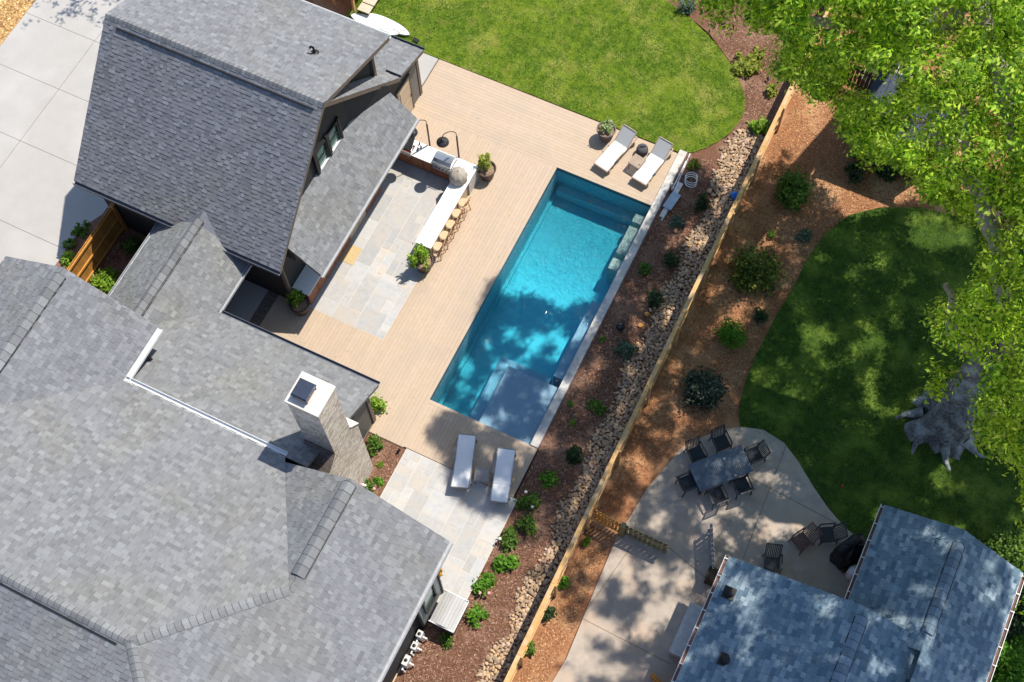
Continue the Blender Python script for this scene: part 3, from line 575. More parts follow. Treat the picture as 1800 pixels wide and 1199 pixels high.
mb.box(-9.3, -9.2, -12.5, -9.6, ZW, 3.3); mb.box(-10.98, -10.85, -14.6, -9.6, ZW, 2.9)
H_(mb, 'wall', M['dark'])
mb = MB(); mb.box(-1.46, -1.38, -12.62, -12.46, ZW, 2.6); mb.box(-1.44, -1.40, -14.0, -12.62, -.2, .05); H_(mb, 'corner_trim', M['trimtaupe'])
mb = MB(); mb.box(-1.449, -1.43, -13.9, -12.66, .1, 2.5); H_(mb, 'wall_panel', mat('charcoal_panel', (.10, .10, .10), (.085, .085, .085), scale=3, rough=.6))
# east window bay
mb = MB(); mb.box(3.552, 3.68, -18.35, -17.05, .2, 4.9); by = H_(mb, 'window_bay', mat('sage_grey', (.26, .29, .29), (.23, .26, .26), scale=3, rough=.6))
mb = MB(); mb.box(3.683, 3.70, -18.05, -17.45, 1.4, 4.5); H_(mb, 'pane', M['glass'], by)
mb = MB(); mb.box(3.683, 3.76, -18.12, -18.055, 1.3, 4.6); mb.box(3.683, 3.76, -17.445, -17.38, 1.3, 4.6); mb.box(3.683, 3.72, -18.05, -17.45, 2.9, 2.97); mb.box(3.683, 3.78, -18.12, -17.38, 1.2, 1.3); H_(mb, 'window_frame', M['black'], by)
mb = MB(); mb.box(3.702, 3.72, -17.98, -17.5, 2.1, 2.7); H_(mb, 'blind', M['blind'], by)
mb = MB(); mb.box(3.56, 3.72, -17.04, -16.98, -.1, 5.0); mb.box(3.56, 3.72, -18.42, -18.36, -.1, 5.0); H_(mb, 'shutter', M['black'], by)
mb = MB(); mb.box(3.45, 3.60, -30, -18.5, -.25, -.02); H_(mb, 'foundation_trim', mat('tan_stone_base', (.55, .42, .25), (.5, .4, .25), scale=3))
# chimney
mb = MB(); mb.box(-1.68, -.60, -15.44, -14.46, 4.352, 8.36)
mb.prism([(-1.68, -16.15), (-.6, -16.15), (-.6, -14.10), (-1.68, -14.10)], ZW, 4.35)
mb.solid([(-1.68, -16.15, 4.35), (-.6, -16.15, 4.35), (-.6, -15.441, 4.35), (-1.68, -15.441, 4.35), (-1.68, -15.441, 5.0), (-.6, -15.441, 5.0)], [(0, 1, 5, 4), (1, 2, 5), (0, 4, 3)])
mb.solid([(-1.68, -14.10, 4.351), (-.6, -14.10, 4.351), (-.6, -14.459, 4.351), (-1.68, -14.459, 4.351), (-1.68, -14.459, 4.9), (-.6, -14.459, 4.9)], [(0, 4, 5, 1), (1, 5, 2), (0, 3, 4)])
ch = H_(mb, 'chimney', M['brick'])
mb = MB(); mb.box(-1.72, -.56, -15.49, -14.41, 8.37, 8.47); mb.solid([(-1.70, -14.05, 4.40), (-.57, -14.05, 4.40), (-.57, -14.455, 4.97), (-1.70, -14.455, 4.97), (-1.70, -14.05, 4.46), (-.57, -14.05, 4.46), (-.57, -14.455, 5.04), (-1.70, -14.455, 5.04)], [(4, 5, 6, 7), (0, 3, 2, 1), (0, 1, 5, 4), (1, 2, 6, 5), (3, 0, 4, 7)])
H_(mb, 'chimney_cap', M['capstone'], ch, bevel=.01)
mb = MB(); mb.solid([(-1.71, -16.2, 4.33), (-.57, -16.2, 4.33), (-.57, -15.445, 5.03), (-1.71, -15.445, 5.03), (-1.71, -16.2, 4.39), (-.57, -16.2, 4.39), (-.57, -15.445, 5.09), (-1.71, -15.445, 5.09)], [(4, 5, 6, 7), (0, 3, 2, 1), (0, 1, 5, 4), (1, 2, 6, 5), (3, 0, 4, 7)]); H_(mb, 'chimney_shoulder', M['paverbrick'], ch)
mb = MB(); mb.box(-1.5, -1.05, -15.25, -14.75, 8.47, 8.66); fl = H_(mb, 'flue', mat('terracotta', (.5, .27, .16), rough=.8), ch)
mb = MB(); mb.box(-1.56, -1.0, -15.3, -14.7, 8.72, 8.75); mb.prism([(-1.53, -15.27), (-1.03, -15.27), (-1.03, -14.73), (-1.53, -14.73)], 8.75, 8.80)
for x in (-1.53, -1.06):
    for y in (-15.27, -14.76): mb.box(x, x + .03, y, y + .03, 8.47, 8.72)
H_(mb, 'chimney_lid', mat('lid_metal', (.12, .14, .18), rough=.25, metal=.8), ch)

# ---------- neighbour's house --------------------------------------
nh = empty('neighbour_house', (16, -15, 0), label='neighbouring house with blue grey shingle gable roofs behind the patio', cat='house')
def N_(mb, name, m, par=None, **k):
    o = mb.build(name, m, **k); o.parent = par or nh; o.matrix_parent_inverse = Matrix.Translation((-16, 15, 0)) if par is None else Matrix(); return o
zn = 2.8
nl = [(12.0, -12.44, zn), (12.0, -24, zn), (16.3, -24, 4.35), (16.3, -12.55, 4.35)]
nr = [(16.3, -12.55, 4.35), (16.3, -24, 4.35), (18.35, -24, 3.61), (18.35, -12.55, 3.61)]
pl = [(15.93, -8.66, zn + .05), (15.93, -13, zn + .05), (18.3, -13, 3.98), (18.3, -8.8, 3.98)]
prr = [(18.3, -8.8, 3.98), (18.3, -24, 3.98), (20.6, -24, zn + .05), (20.6, -8.9, zn + .05)]
mb = MB()
for P in (nl, nr, pl, prr): shingles(mb, [P], (0, 1, 0), pal=NPAL, wr=(.14, .34))
nrf = N_(mb, 'roof', M['nshingle'])
mb = MB()
for P in (nl, nr, pl, prr): roofslab(mb, P, .18, .014)
N_(mb, 'fascia', M['trimtaupe'], nrf)
for (x, z, a, b, s) in ((16.3, 4.35, -24, -12.9, .36), (18.3, 3.98, -12.4, -9.3, .47)):
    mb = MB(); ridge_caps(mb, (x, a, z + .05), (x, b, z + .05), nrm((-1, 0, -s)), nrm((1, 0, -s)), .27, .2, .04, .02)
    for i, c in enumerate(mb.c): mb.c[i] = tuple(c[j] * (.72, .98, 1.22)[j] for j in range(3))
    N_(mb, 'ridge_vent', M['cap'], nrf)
    mb = MB()
    for q in (-1, 1): mb.bar((x + q * .2, a, z + .0 - s * .2), (x + q * .2, b, z - s * .2), .025, .035)
    N_(mb, 'vent_edge', M['black'], nrf)
for (p, q, o) in (((11.99, -24, zn - .02), (11.99, -12.44, zn - .02), (-1, 0, 0)), ((15.92, -12.5, zn + .03), (15.92, -8.66, zn + .03), (-1, 0, 0)), ((20.61, -24, zn + .03), (20.61, -8.9, zn + .03), (1, 0, 0))):
    mb = MB(); gutter(mb, p, q, o, .13, .1); gu = N_(mb, 'gutter', M['white'], nrf)
    mb = MB(); mb.box(min(p[0], p[0] + o[0] * .11) + .0, max(p[0], p[0] + o[0] * .11), p[1], q[1], p[2] - .085, p[2] - .07); N_(mb, 'gutter_infill', M['fascia'], nrf)  # thin dark strip along the inside of the gutter
    y = q[1] - .1
    while y > p[1] + (p[1] < -23) * 4: mb = MB(); mb.box(min(p[0], p[0] + o[0] * .14), max(p[0], p[0] + o[0] * .14), y - .012, y + .012, p[2] + .004, p[2] + .018); N_(mb, 'gutter_strap', M['white'], nrf); y -= .62
mb = MB(); mb.box(12.4, 16.28, -24, -12.8, -.2, 2.75); mb.box(16.32, 20.2, -24, -9.1, -.2, 2.8)
mb.solid([(12.4, -12.8, 2.7), (18.3, -12.8, 2.7), (18.3, -12.8, 3.4), (16.3, -12.8, 4.15), (12.4, -13, 2.7), (18.3, -13, 2.7), (18.3, -13, 3.4), (16.3, -13, 4.15)], [(0, 3, 2, 1), (4, 5, 6, 7), (0, 4, 7, 3), (2, 3, 7, 6)])
mb.solid([(16.4, -9.1, 2.8), (20.2, -9.1, 2.8), (18.3, -9.1, 3.8), (16.4, -9.3, 2.8), (20.2, -9.3, 2.8), (18.3, -9.3, 3.8)], [(0, 1, 2), (3, 5, 4), (0, 2, 5, 3), (1, 4, 5, 2)])
N_(mb, 'wall', mat('neighbour_siding', (.16, .13, .11), rough=.8))
for p_ in ((1282, 1042), (1384, 1075), (1275, 1160)):
    p = at(*p_, 3.25); mb = MB(); mb.lathe([(.001, .22), (.13, .2), (.14, .02), (.2, -.02)], (p[0], p[1], p[2] - .02), 14); mb.box(p[0] - .2, p[0] + .2, p[1] - .2, p[1] + .2, p[2] - .1, p[2] - .02); N_(mb, 'roof_vent', M['black'], nrf)
# shed in the far corner
sh = MB(); S0 = (9.95, 13.2, 5.25, 7.6)
sh.box(S0[0] + .2, S0[1] - .2, S0[2] + .2, S0[3] - .2, -.1, 2.25)
she = empty('garden_shed', (11.5, 6.4, 0), label='small garden shed with navy metal roof half hidden under the oak', cat='shed')
o = sh.build('wall', M['darkwood'], parent=she); o.matrix_parent_inverse = Matrix.Translation((-11.5, -6.4, 0))
mb = MB()
for i in range(11):
    a = S0[0] + i * (S0[1] - S0[0]) / 11; b = a + (S0[1] - S0[0]) / 11 - .012
    mb.solid([(a, S0[2], 2.35), (b, S0[2], 2.35), (b, S0[3], 2.95), (a, S0[3], 2.95), (a, S0[2], 2.31), (b, S0[2], 2.31), (b, S0[3], 2.91), (a, S0[3], 2.91)], [(0, 1, 2, 3), (4, 7, 6, 5), (0, 4, 5, 1), (1, 5, 6, 2), (2, 6, 7, 3), (3, 7, 4, 0)])
    mb.bar((a, S0[2], 2.37), (a, S0[3], 2.97), .03, .04)
o = mb.build('roof', M['navyroof'], parent=she); o.matrix_parent_inverse = Matrix.Translation((-11.5, -6.4, 0))
mb = MB(); mb.box(S0[0] - .05, S0[0] + .1, S0[2] - .06, S0[2] + .12, 2.1, 2.42); mb.box(S0[1] - .1, S0[1] + .05, S0[2] - .06, S0[2] + .1, 2.1, 2.42); o = mb.build('corner_trim', M['white'], parent=she); o.matrix_parent_inverse = Matrix.Translation((-11.5, -6.4, 0))

# ================================================================== FENCES
def board_fence(name, x, y0, y1, ys, h, label, wood='pine'):
    fe = empty(name, (x, y0, 0), label=label, cat='fence')
    mi = Matrix.Translation((-x, -y0, 0)); ys = sorted(ys)
    for a, b in zip([y0] + ys, ys + [y1]):
        if b - a < .3: continue
        mb = MB(); y = a + .02
        while y < b - .03:
            yb_ = min(y + .14, b - .02); k = random.uniform(.82, 1.1); t = random.uniform(-.012, .012)
            mb.box(x - .03, x - .008, y, yb_ - .006, -.02, h + t, (k, k * .98, k * .95)); y += .145
        o = mb.build('board_panel', M[wood], parent=fe); o.matrix_parent_inverse = mi
        mb = MB()
        for z, ww, hh in ((h + .035, .15, .035), (h - .08, .04, .09), (h * .5, .04, .09), (.18, .04, .09)):
            k = random.uniform(.9, 1.08); xx = x + (.0 if ww > .1 else .02); mb.box(xx - ww / 2, xx + ww / 2, a + .004, b - .004, z - hh / 2, z + hh / 2, (k, k, k))
        o = mb.build('rail', M[wood], parent=fe); o.matrix_parent_inverse = mi
    for y in ys:
        mb = MB(); mb.box(x + .045, x + .135, y - .045, y + .045, -.1, h + .01); o = mb.build('post', M[wood], parent=fe); o.matrix_parent_inverse = mi
    return fe
board_fence('board_fence', 7.12, -24, 12.6, [-5.04 + 2.6 * i for i in range(-7, 7)], 1.5, 'long new pine board fence running between the rock strip and the neighbouring yard')
def picket_fence(name, p, q, h, n, label, wood, cat='fence', th=.02, rails=(.25, .85), gap=.35):
    p = Vector(p); q = Vector(q); d = q - p; L = d.length; d.normalize(); sd = Vector((-d.y, d.x, 0))
    fe = empty(name, tuple(p), label=label, cat=cat); mi = Matrix.Translation(-p)
    mb = MB(); st = L / n
    for i in range(n):
        a = p + d * (i * st); b = p + d * ((i + 1 - gap) * st); k = random.uniform(.8, 1.15)
        mb.solid([tuple(a), tuple(b), tuple(b + sd * th), tuple(a + sd * th), tuple(a + V(0, 0, h)), tuple(b + V(0, 0, h)), tuple(b + sd * th + V(0, 0, h)), tuple(a + sd * th + V(0, 0, h))], [(0, 3, 2, 1), (4, 5, 6, 7), (0, 1, 5, 4), (1, 2, 6, 5), (2, 3, 7, 6), (3, 0, 4, 7)], k)
    o = mb.build('pickets', M[wood], parent=fe); o.matrix_parent_inverse = mi
    for r in rails:
        mb = MB(); mb.bar(p + V(0, 0, h * r) - sd * .03, q + V(0, 0, h * r) - sd * .03, .05, .09); o = mb.build('rail', M[wood], parent=fe); o.matrix_parent_inverse = mi
    return fe
fe = picket_fence('board_fence', (-14.05, -13.4, -.05), (-14.05, -9.62, -.05), 1.8, 26, 'tall orange cedar board fence enclosing the mulched corner by the garage', 'cedarfence', gap=.03, rails=(.12, .52, .93))
mb = MB(); mb.box(-14.02, -13.9, -9.78, -9.66, -.1, 1.9); mb.box(-14.04, -13.88, -9.8, -9.64, 1.9, 1.93); o = mb.build('post', M['cedarfence'], parent=fe); o.matrix_parent_inverse = Matrix.Translation((14.05, 13.4, .05))
picket_fence('picket_fence', (7.3, -12.42, -.05), (8.35, -12.5, -.05), 1.15, 8, 'short orange slatted fence joining the long board fence to the gate', 'cedarfence')
picket_fence('picket_gate', (8.42, -12.45, -.05), (10.05, -12.45, -.05), 1.1, 9, 'weathered mossy green picket gate across the patio edge', 'oldwood', cat='gate', gap=.25)
mb = MB(); mb.box(8.3, 8.46, -12.6, -12.42, -.1, 1.2); tag(mb.build('gate_post', M['oldwood']), 'square mossy wooden post at the hinge of the picket gate', 'post')
picket_fence('picket_gate', (11.05, -11.1, -.05), (11.72, -12.5, -.05), 1.15, 9, 'open slatted gate standing ajar beside the neighbouring roof', 'greywood', cat='gate', gap=.3)
picket_fence('picket_fence', (7.3, 8.75, -.05), (9.95, 8.35, -.05), 1.5, 16, 'dark brown picket fence in tree shade at the top of the bare soil', 'darkwood', gap=.2)
picket_fence('picket_fence', (7.15, 12.4, -.05), (3.6, 15.2, -.05), 1.5, 20, 'cedar board fence glimpsed through the leaves at the top edge', 'cedarfence', gap=.08)
p0 = at(1248, 1018, 0); mb = MB(); mb.box(p0[0] - .16, p0[0] + .16, p0[1] - .2, p0[1] + .2, -.055, .7); mb.box(p0[0] - .19, p0[0] + .19, p0[1] - .23, p0[1] + .23, .7, .74); tag(mb.build('timber_post', M['darkwood']), 'thick brown timber post beside the open gate and gutter', 'post')
pf = at(1160, 1192, 0); picket_fence('board_fence', (pf[0] - .3, pf[1] - .1, -.05), (pf[0] + .75, pf[1] - .55, -.05), .9, 7, 'piece of orange board fence cut off by the bottom edge of the photo', 'cedarfence', gap=.04)

# ================================================================== PLANTS
def leaves(pts, size, cols, jit=.35, up=.6, asp=.5, seed=1):
    """arrays of diamond leaves centred on pts"""
    r = np.random.default_rng(seed); n = len(pts); pts = np.asarray(pts, float)
    nn = r.normal(size=(n, 3)); nn[:, 2] = np.abs(nn[:, 2]) + up; nn /= np.linalg.norm(nn, axis=1)[:, None]
    t = r.normal(size=(n, 3)); t -= nn * (t * nn).sum(1)[:, None]; t /= np.linalg.norm(t, axis=1)[:, None]
    b = np.cross(nn, t); s = size * (1 + jit * r.uniform(-1, 1, n))[:, None]
    v = np.empty((n, 4, 3)); v[:, 0] = pts - t * s; v[:, 1] = pts + b * s * asp - nn * s * .12; v[:, 2] = pts + t * s; v[:, 3] = pts - b * s * asp - nn * s * .12
    c = np.asarray(cols, float)[r.integers(0, len(cols), n)] * r.uniform(.75, 1.25, n)[:, None]
    return v.reshape(-1, 3), c
def leafmesh(name, V4, C4, m, parent=None, k=4):
    n = len(C4); me = bpy.data.meshes.new(name); me.vertices.add(k * n); me.loops.add(k * n); me.polygons.add(n)
    me.vertices.foreach_set('co', V4.astype('f').ravel()); me.loops.foreach_set('vertex_index', np.arange(k * n, dtype='i'))
    me.polygons.foreach_set('loop_start', np.arange(0, k * n, k, dtype='i'))
    try: me.polygons.foreach_set('loop_total', np.full(n, k, 'i'))
    except Exception: pass
    me.materials.append(m); a = me.attributes.new('tone', 'FLOAT_COLOR', 'FACE'); arr = np.ones((n, 4), 'f'); arr[:, :3] = C4; a.data.foreach_set('color', arr.ravel())
    me.update(calc_edges=True); me.validate(); o = bpy.data.objects.new(name, me); col.objects.link(o)
    if parent is not None: o.parent = parent
    return o
GREEN = [(.085, .17, .022), (.06, .13, .018), (.11, .20, .03), (.14, .23, .035)]
YEL = [(.30, .33, .045), (.22, .28, .035), (.36, .38, .07), (.17, .22, .03)]
BRI = [(.11, .26, .02), (.15, .32, .03), (.08, .20, .018)]
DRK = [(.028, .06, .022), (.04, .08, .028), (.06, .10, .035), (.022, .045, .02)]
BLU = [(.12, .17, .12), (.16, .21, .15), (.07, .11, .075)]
SPR = [(.20, .34, .03), (.28, .42, .04), (.14, .27, .025)]
def shrub(name, loc, r, h, cols, n, lsize, label, cat='shrub', group=None, seed=0, stems=4, sparse=False, clumps=14):
    t = empty(name, loc, random.uniform(0, 6), label, cat, group); rr = np.random.default_rng(seed + 11)
    cc = rr.normal(size=(clumps, 3)); cc /= np.linalg.norm(cc, axis=1)[:, None]; cc[:, 2] = np.abs(cc[:, 2]) * .9 + .05
    cc *= rr.uniform(.45, .95 if not sparse else 1.15, clumps)[:, None]
    idx = rr.integers(0, clumps, n); p = cc[idx] + rr.normal(size=(n, 3)) * (.24 if not sparse else .13)
    p[:, 0] *= r * .9; p[:, 1] *= r * .9; p[:, 2] = np.clip(p[:, 2], 0.02, 2) * h
    v, c = leaves(p, lsize, cols, seed=seed); leafmesh('foliage', v, c, M['shrubleaf'], t)
    mb = MB()
    for k in range(stems):
        q = cc[k % clumps]; mb.tube([(0, 0, -.05), (q[0] * r * .3, q[1] * r * .3, h * .35), (q[0] * r * .8, q[1] * r * .8, q[2] * h * .9)], [.02 * r * 2 + .006, .012 * r * 2 + .004, .004], 5)
    mb.build('stem', M['twig'], t); return t
SH = [
 ((1207, 8), .42, .5, BLU, 'shrub', 'silvery shrub casting a dark shadow on mulch above the lawn curve'),
 ((1312, 112), .62, .35, YEL, 'shrub', 'large loose yellow green shrub right of the lawn curve'),
 ((1337, 90), .28, .25, YEL, 'shrub', 'thin yellow green sprig just above the large yellow shrub'),
 ((1357, 158), .30, .35, YEL, 'shrub', 'small yellow shrub on mulch close to the board fence'),
 ((1336, 220), .42, .55, SPR, 'shrub', 'lime green shrub in the fence shadow at the top of the rocks'),
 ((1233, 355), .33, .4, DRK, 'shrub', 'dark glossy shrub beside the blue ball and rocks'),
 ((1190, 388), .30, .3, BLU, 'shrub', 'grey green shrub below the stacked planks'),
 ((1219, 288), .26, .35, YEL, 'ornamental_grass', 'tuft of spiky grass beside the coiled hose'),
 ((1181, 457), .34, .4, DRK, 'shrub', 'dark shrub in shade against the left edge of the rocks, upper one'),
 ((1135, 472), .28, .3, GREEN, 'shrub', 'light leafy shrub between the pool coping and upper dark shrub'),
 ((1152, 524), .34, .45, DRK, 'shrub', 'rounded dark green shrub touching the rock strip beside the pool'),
 ((1101, 612), .38, .4, BLU, 'shrub', 'dim blue green shrub right of the black globe light'),
 ((1060, 594), .13, .12, BRI, 'plant', 'tiny bright green plant by the coping left of the black globe'),
 ((1002, 707), .14, .12, BRI, 'plant', 'small bright sprout next to the lower pool coping'),
 ((1049, 713), .32, .35, GREEN, 'shrub', 'green shrub in the shaded bed level with the tanning shelf'),
 ((1006, 742), .12, .12, SPR, 'plant', 'tiny yellow green sprout low in the shaded bed'),
 ((1008, 797), .32, .4, DRK, 'shrub', 'dark green shrub just past the lower corner of the pool'),
 ((965, 842), .30, .35, BRI, 'shrub', 'bright green round shrub right of the grey lounger'),
 ((928, 880), .42, .4, GREEN, 'peony', 'leafy peony with a white bloom at the corner of the deck'),
 ((926, 920), .36, .4, GREEN, 'peony', 'second leafy peony below the deck corner, in shade'),
 ((892, 946), .38, .4, GREEN, 'peony', 'leafy peony with one pale bloom hugging the flagstone edge'),
 ((889, 990), .40, .4, BRI, 'peony', 'open leafy peony halfway down the flagstone edge'),
 ((852, 1031), .42, .4, BRI, 'peony', 'bright sunlit peony with pink buds near the storage box'),
 ((838, 1080), .36, .35, BRI, 'peony', 'sunlit peony standing alone on reddish mulch'),
 ((785, 1124), .28, .25, GREEN, 'peony', 'small peony at the foot of the storage box'),
 ((656, 709), .40, 1.1, SPR, 'shrub', 'tall lime shrub against the low wing corner by the deck'),
 ((655, 780), .36, .5, GREEN, 'shrub', 'olive green shrub at the top of the chimney bed'),
 ((668, 815), .13, .15, SPR, 'plant', 'tiny lime plant in the middle of the chimney bed'),
 ((664, 846), .20, .14, BRI, 'plant', 'low grassy plant near the base of the chimney'),
 ((119, 451), .32, .4, SPR, 'shrub', 'sunlit lime shrub outside the orange cedar fence'),
 ((141, 402), .34, .3, GREEN, 'shrub', 'shaded spindly plant on the curved bed next to the driveway'),
 ((122, 427), .26, .25, GREEN, 'shrub', 'small spindly plant in the shade at the driveway edge'),
 ((231, 431), .40, .45, GREEN, 'shrub', 'shaded green shrub inside the fenced mulch corner'),
 ((184, 492), .52, .45, SPR, 'shrub', 'yellow green shrub inside the fence next to the breezeway gutter'),
 ((1395, 332), .70, 1.0, GREEN, 'shrub', 'big leafy shrub on the bare soil above the others'),
 ((1330, 470), .92, 1.2, [(.16, .20, .03), (.10, .15, .025), (.05, .085, .02), (.22, .24, .04)], 'shrub', 'largest olive shrub with yellow tips on bare soil'),
 ((1287, 584), .56, .8, [(.09, .24, .015), (.12, .30, .02), (.07, .18, .012)], 'boxwood', 'round clipped bright green boxwood in the brown soil'),
 ((1238, 685), .80, .9, [(.045, .065, .045), (.06, .09, .06), (.03, .05, .03), (.10, .13, .09)], 'shrub', 'wide dark bluish shrub above the neighbouring patio'),
 ((1357, 411), .17, .2, GREEN, 'plant', 'tiny plant between the big soil shrubs'),
 ((1415, 411), .30, .25, BLU, 'plant', 'low grey green plant at the upper left of the shady lawn'),
 ((1340, 553), .28, .35, DRK, 'shrub', 'small dark shrub right of the clipped boxwood'),
 ((990, 1021), .24, .3, BRI, 'shrub', 'small green shrub right of the fence, nearest the gate'),
 ((963, 1076), .28, .3, DRK, 'shrub', 'dark shrub right of the fence, second below the gate'),
 ((930, 1138), .26, .3, GREEN, 'shrub', 'green shrub right of the fence, lowest one'),
 ((1031, 950), .16, .25, BRI, 'plant', 'yellow green tuft right beside the fence under the orange slats'),
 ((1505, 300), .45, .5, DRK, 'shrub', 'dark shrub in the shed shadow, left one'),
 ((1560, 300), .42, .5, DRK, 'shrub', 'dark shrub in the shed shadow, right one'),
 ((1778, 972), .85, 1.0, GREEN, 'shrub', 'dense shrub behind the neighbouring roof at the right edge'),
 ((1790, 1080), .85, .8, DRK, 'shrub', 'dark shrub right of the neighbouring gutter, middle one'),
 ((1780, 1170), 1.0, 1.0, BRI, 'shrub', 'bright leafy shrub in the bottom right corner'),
]
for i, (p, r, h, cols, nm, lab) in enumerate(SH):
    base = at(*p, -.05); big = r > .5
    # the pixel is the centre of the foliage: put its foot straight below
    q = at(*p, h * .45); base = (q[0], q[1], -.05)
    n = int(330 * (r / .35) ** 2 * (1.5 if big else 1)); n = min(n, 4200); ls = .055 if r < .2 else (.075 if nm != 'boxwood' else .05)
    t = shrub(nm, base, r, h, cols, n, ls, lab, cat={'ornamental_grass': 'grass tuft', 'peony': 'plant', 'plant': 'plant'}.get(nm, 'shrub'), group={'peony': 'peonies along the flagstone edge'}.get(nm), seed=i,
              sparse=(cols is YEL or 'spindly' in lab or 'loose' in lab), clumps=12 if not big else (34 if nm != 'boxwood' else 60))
    if nm == 'peony' and ('bloom' in lab or 'bud' in lab):
        for k in range(2 if 'one pale' not in lab else 1):
            mb = MB(); a = random.uniform(0, 6); mb.lathe([(.0, .06), (.05, .05), (.065, 0), (.03, -.04), (0, -.045)], (r * .7 * math.cos(a), r * .7 * math.sin(a), h * .8), 8); mb.build('bloom', M['offwhite'] if 'white' in lab or 'pale' in lab else M['pink'], t)
p0 = at(640, 858, .3)
for k, (dx, dy, cname) in enumerate(((0, 0, 'pink'), (.12, .25, 'offwhite'), (.3, .0, 'pink'))):
    pass
t = shrub('rose_bush', (p0[0], p0[1], -.05), .42, .5, GREEN, 420, .06, 'flowering bush with pink and white blooms at the foot of the chimney', 'shrub', seed=91)
for k in range(9):
    mb = MB(); a = random.uniform(0, 6); rr_ = random.uniform(0, .4); mb.lathe([(.0, .05), (.05, .03), (.055, 0), (.0, -.03)], (rr_ * math.cos(a), rr_ * math.sin(a), .45 + random.uniform(-.1, .08)), 8); mb.build('bloom', M['pink'] if k % 2 else M['offwhite'], t)
p0 = at(768, 1006, .3); t = empty('flower_pot', (p0[0], p0[1], 0), 0, 'pot of orange flowers tucked under the house gutter', 'planter')
mb = MB(); mb.lathe([(0, 0), (.14, 0), (.19, .36), (.17, .36), (.15, .30), (0, .30)], (0, 0, 0), 20); mb.build('pot', M['black'], t)
v, c = leaves(np.random.default_rng(3).normal(size=(260, 3)) * (.10, .10, .05) + (0, 0, .42), .035, [(.9, .42, .02), (.85, .25, .02), (.2, .3, .03)], seed=5); leafmesh('foliage', v, c, M['shrubleaf'], t)  # mostly orange petals, with some green leaves

# potted plants
def planter(px, zc_, pot, cols, n, label, ro=.37, h=.62, ps=.42, ph=.55, off=(0, 0), ls=.055):
    q = at(*px, zc_); t = empty('planter', (q[0], q[1], 0), 0, label, 'planter', 'large round planters around the patio')
    mb = MB(); mb.lathe([(0, 0), (ro * .62, 0), (ro * .70, .04), (ro * .92, h * .75), (ro, h - .05), (ro + .02, h - .03), (ro + .02, h), (ro - .03, h), (ro - .045, h - .09), (0, h - .09)], (0, 0, 0), 40); mb.build('pot', M[pot], t, smooth=False)
    mb = MB(); mb.lathe([(0, h - .07), (ro * .5, h - .06), (ro - .05, h - .085)], (0, 0, 0), 24); mb.build('soil', M['soil'], t, smooth=True)
    rr = np.random.default_rng(n); k = 16; cc = rr.normal(size=(k, 3)); cc /= np.linalg.norm(cc, axis=1)[:, None]; cc[:, 2] = np.abs(cc[:, 2]); cc *= rr.uniform(.4, 1.1, k)[:, None]
    p = cc[rr.integers(0, k, n)] + rr.normal(size=(n, 3)) * .14; p = p * (ps, ps, ph) + (off[0], off[1], h + .02)
    v, c = leaves(p, ls, cols, seed=n); leafmesh('foliage', v, c, M['shrubleaf'], t)
    mb = MB()
    for j in range(7): mb.tube([(off[0] * .4, off[1] * .4, h - .1), (off[0] * .7 + cc[j][0] * ps * .4, off[1] * .7 + cc[j][1] * ps * .4, h + ph * .4), (off[0] + cc[j][0] * ps, off[1] + cc[j][1] * ps, h + cc[j][2] * ph)], [.018, .012, .005], 5)
    mb.build('stem', M['twig'], t); return t
planter((1065.8, 226.8), .62, 'potgrey', [(.30, .36, .16), (.42, .46, .28), (.16, .24, .07)], 420, 'grey planter with a pale leafy plant between the lawn edge and white lounger', ps=.3, ph=.3, off=(-.03, -.02))
planter((855, 295.8), .62, 'pot', YEL, 420, 'brown planter with sparse yellow plant at the corner of the white counter', ps=.30, ph=.75, off=(-.12, .02))
planter((744, 458), .62, 'pot', SPR, 900, 'brown planter with bushy lime tree at the lower end of the bar', ps=.40, ph=.85, off=(-.15, .03))
planter((526, 533), .62, 'pot', GREEN + SPR, 700, 'shaded brown planter with dark green plant beside the cabinet end', ps=.38, ph=.6, off=(-.10, .08))

# ================================================================== OUTDOOR KITCHEN
kt = empty('outdoor_kitchen', (-4, -2.1, 0), label='L shaped outdoor kitchen and bar with a white stone counter', cat='outdoor kitchen')
def K_(mb, name, m, par=None, **k):
    o = mb.build(name, m, **k); o.parent = par or kt; o.matrix_parent_inverse = Matrix.Translation((4, 2.1, 0)) if par is None else Matrix(); return o
mb = MB(); mb.box(-6.45, -5.78, -2.45, -1.78, .87, .92); mb.box(-5.18, -4.24, -2.45, -1.78, .87, .92); mb.box(-3.42, -2.56, -2.45, -1.78, .87, .92); mb.box(-5.78, -5.18, -2.0, -1.78, .87, .92); mb.box(-4.24, -3.42, -1.86, -1.78, .87, .92); mb.box(-3.21, -2.55, -5.78, -2.452, .87, .92)
K_(mb, 'countertop', M['counter'])
x = -6.4
for i, wd_ in enumerate((.6, .6, .55, .4, .8, .35)):
    mb = MB(); mb.box(x, x + wd_ - .012, -2.40, -1.82, .06, .868); c_ = K_(mb, 'cabinet', M['cabinet'])
    mb = MB(); mb.box(x + .05, x + wd_ - .07, -2.415, -2.402, .12, .80); dd = K_(mb, 'cabinet_door', M['cabinet'], c_)
    mb = MB(); mb.bar((x + wd_ - .12, -2.43, .55), (x + wd_ - .12, -2.43, .7), .015, .015); K_(mb, 'door_handle', M['steel'], c_)
    x += wd_
mb = MB(); mb.box(-3.10, -2.62, -5.7, -2.45, 0, .868); K_(mb, 'bar_base', M['cabinettan'])
mb = MB(); mb.box(-2.60, -2.555, -2.6, -1.85, .0, .87); K_(mb, 'end_panel', M['stone'])
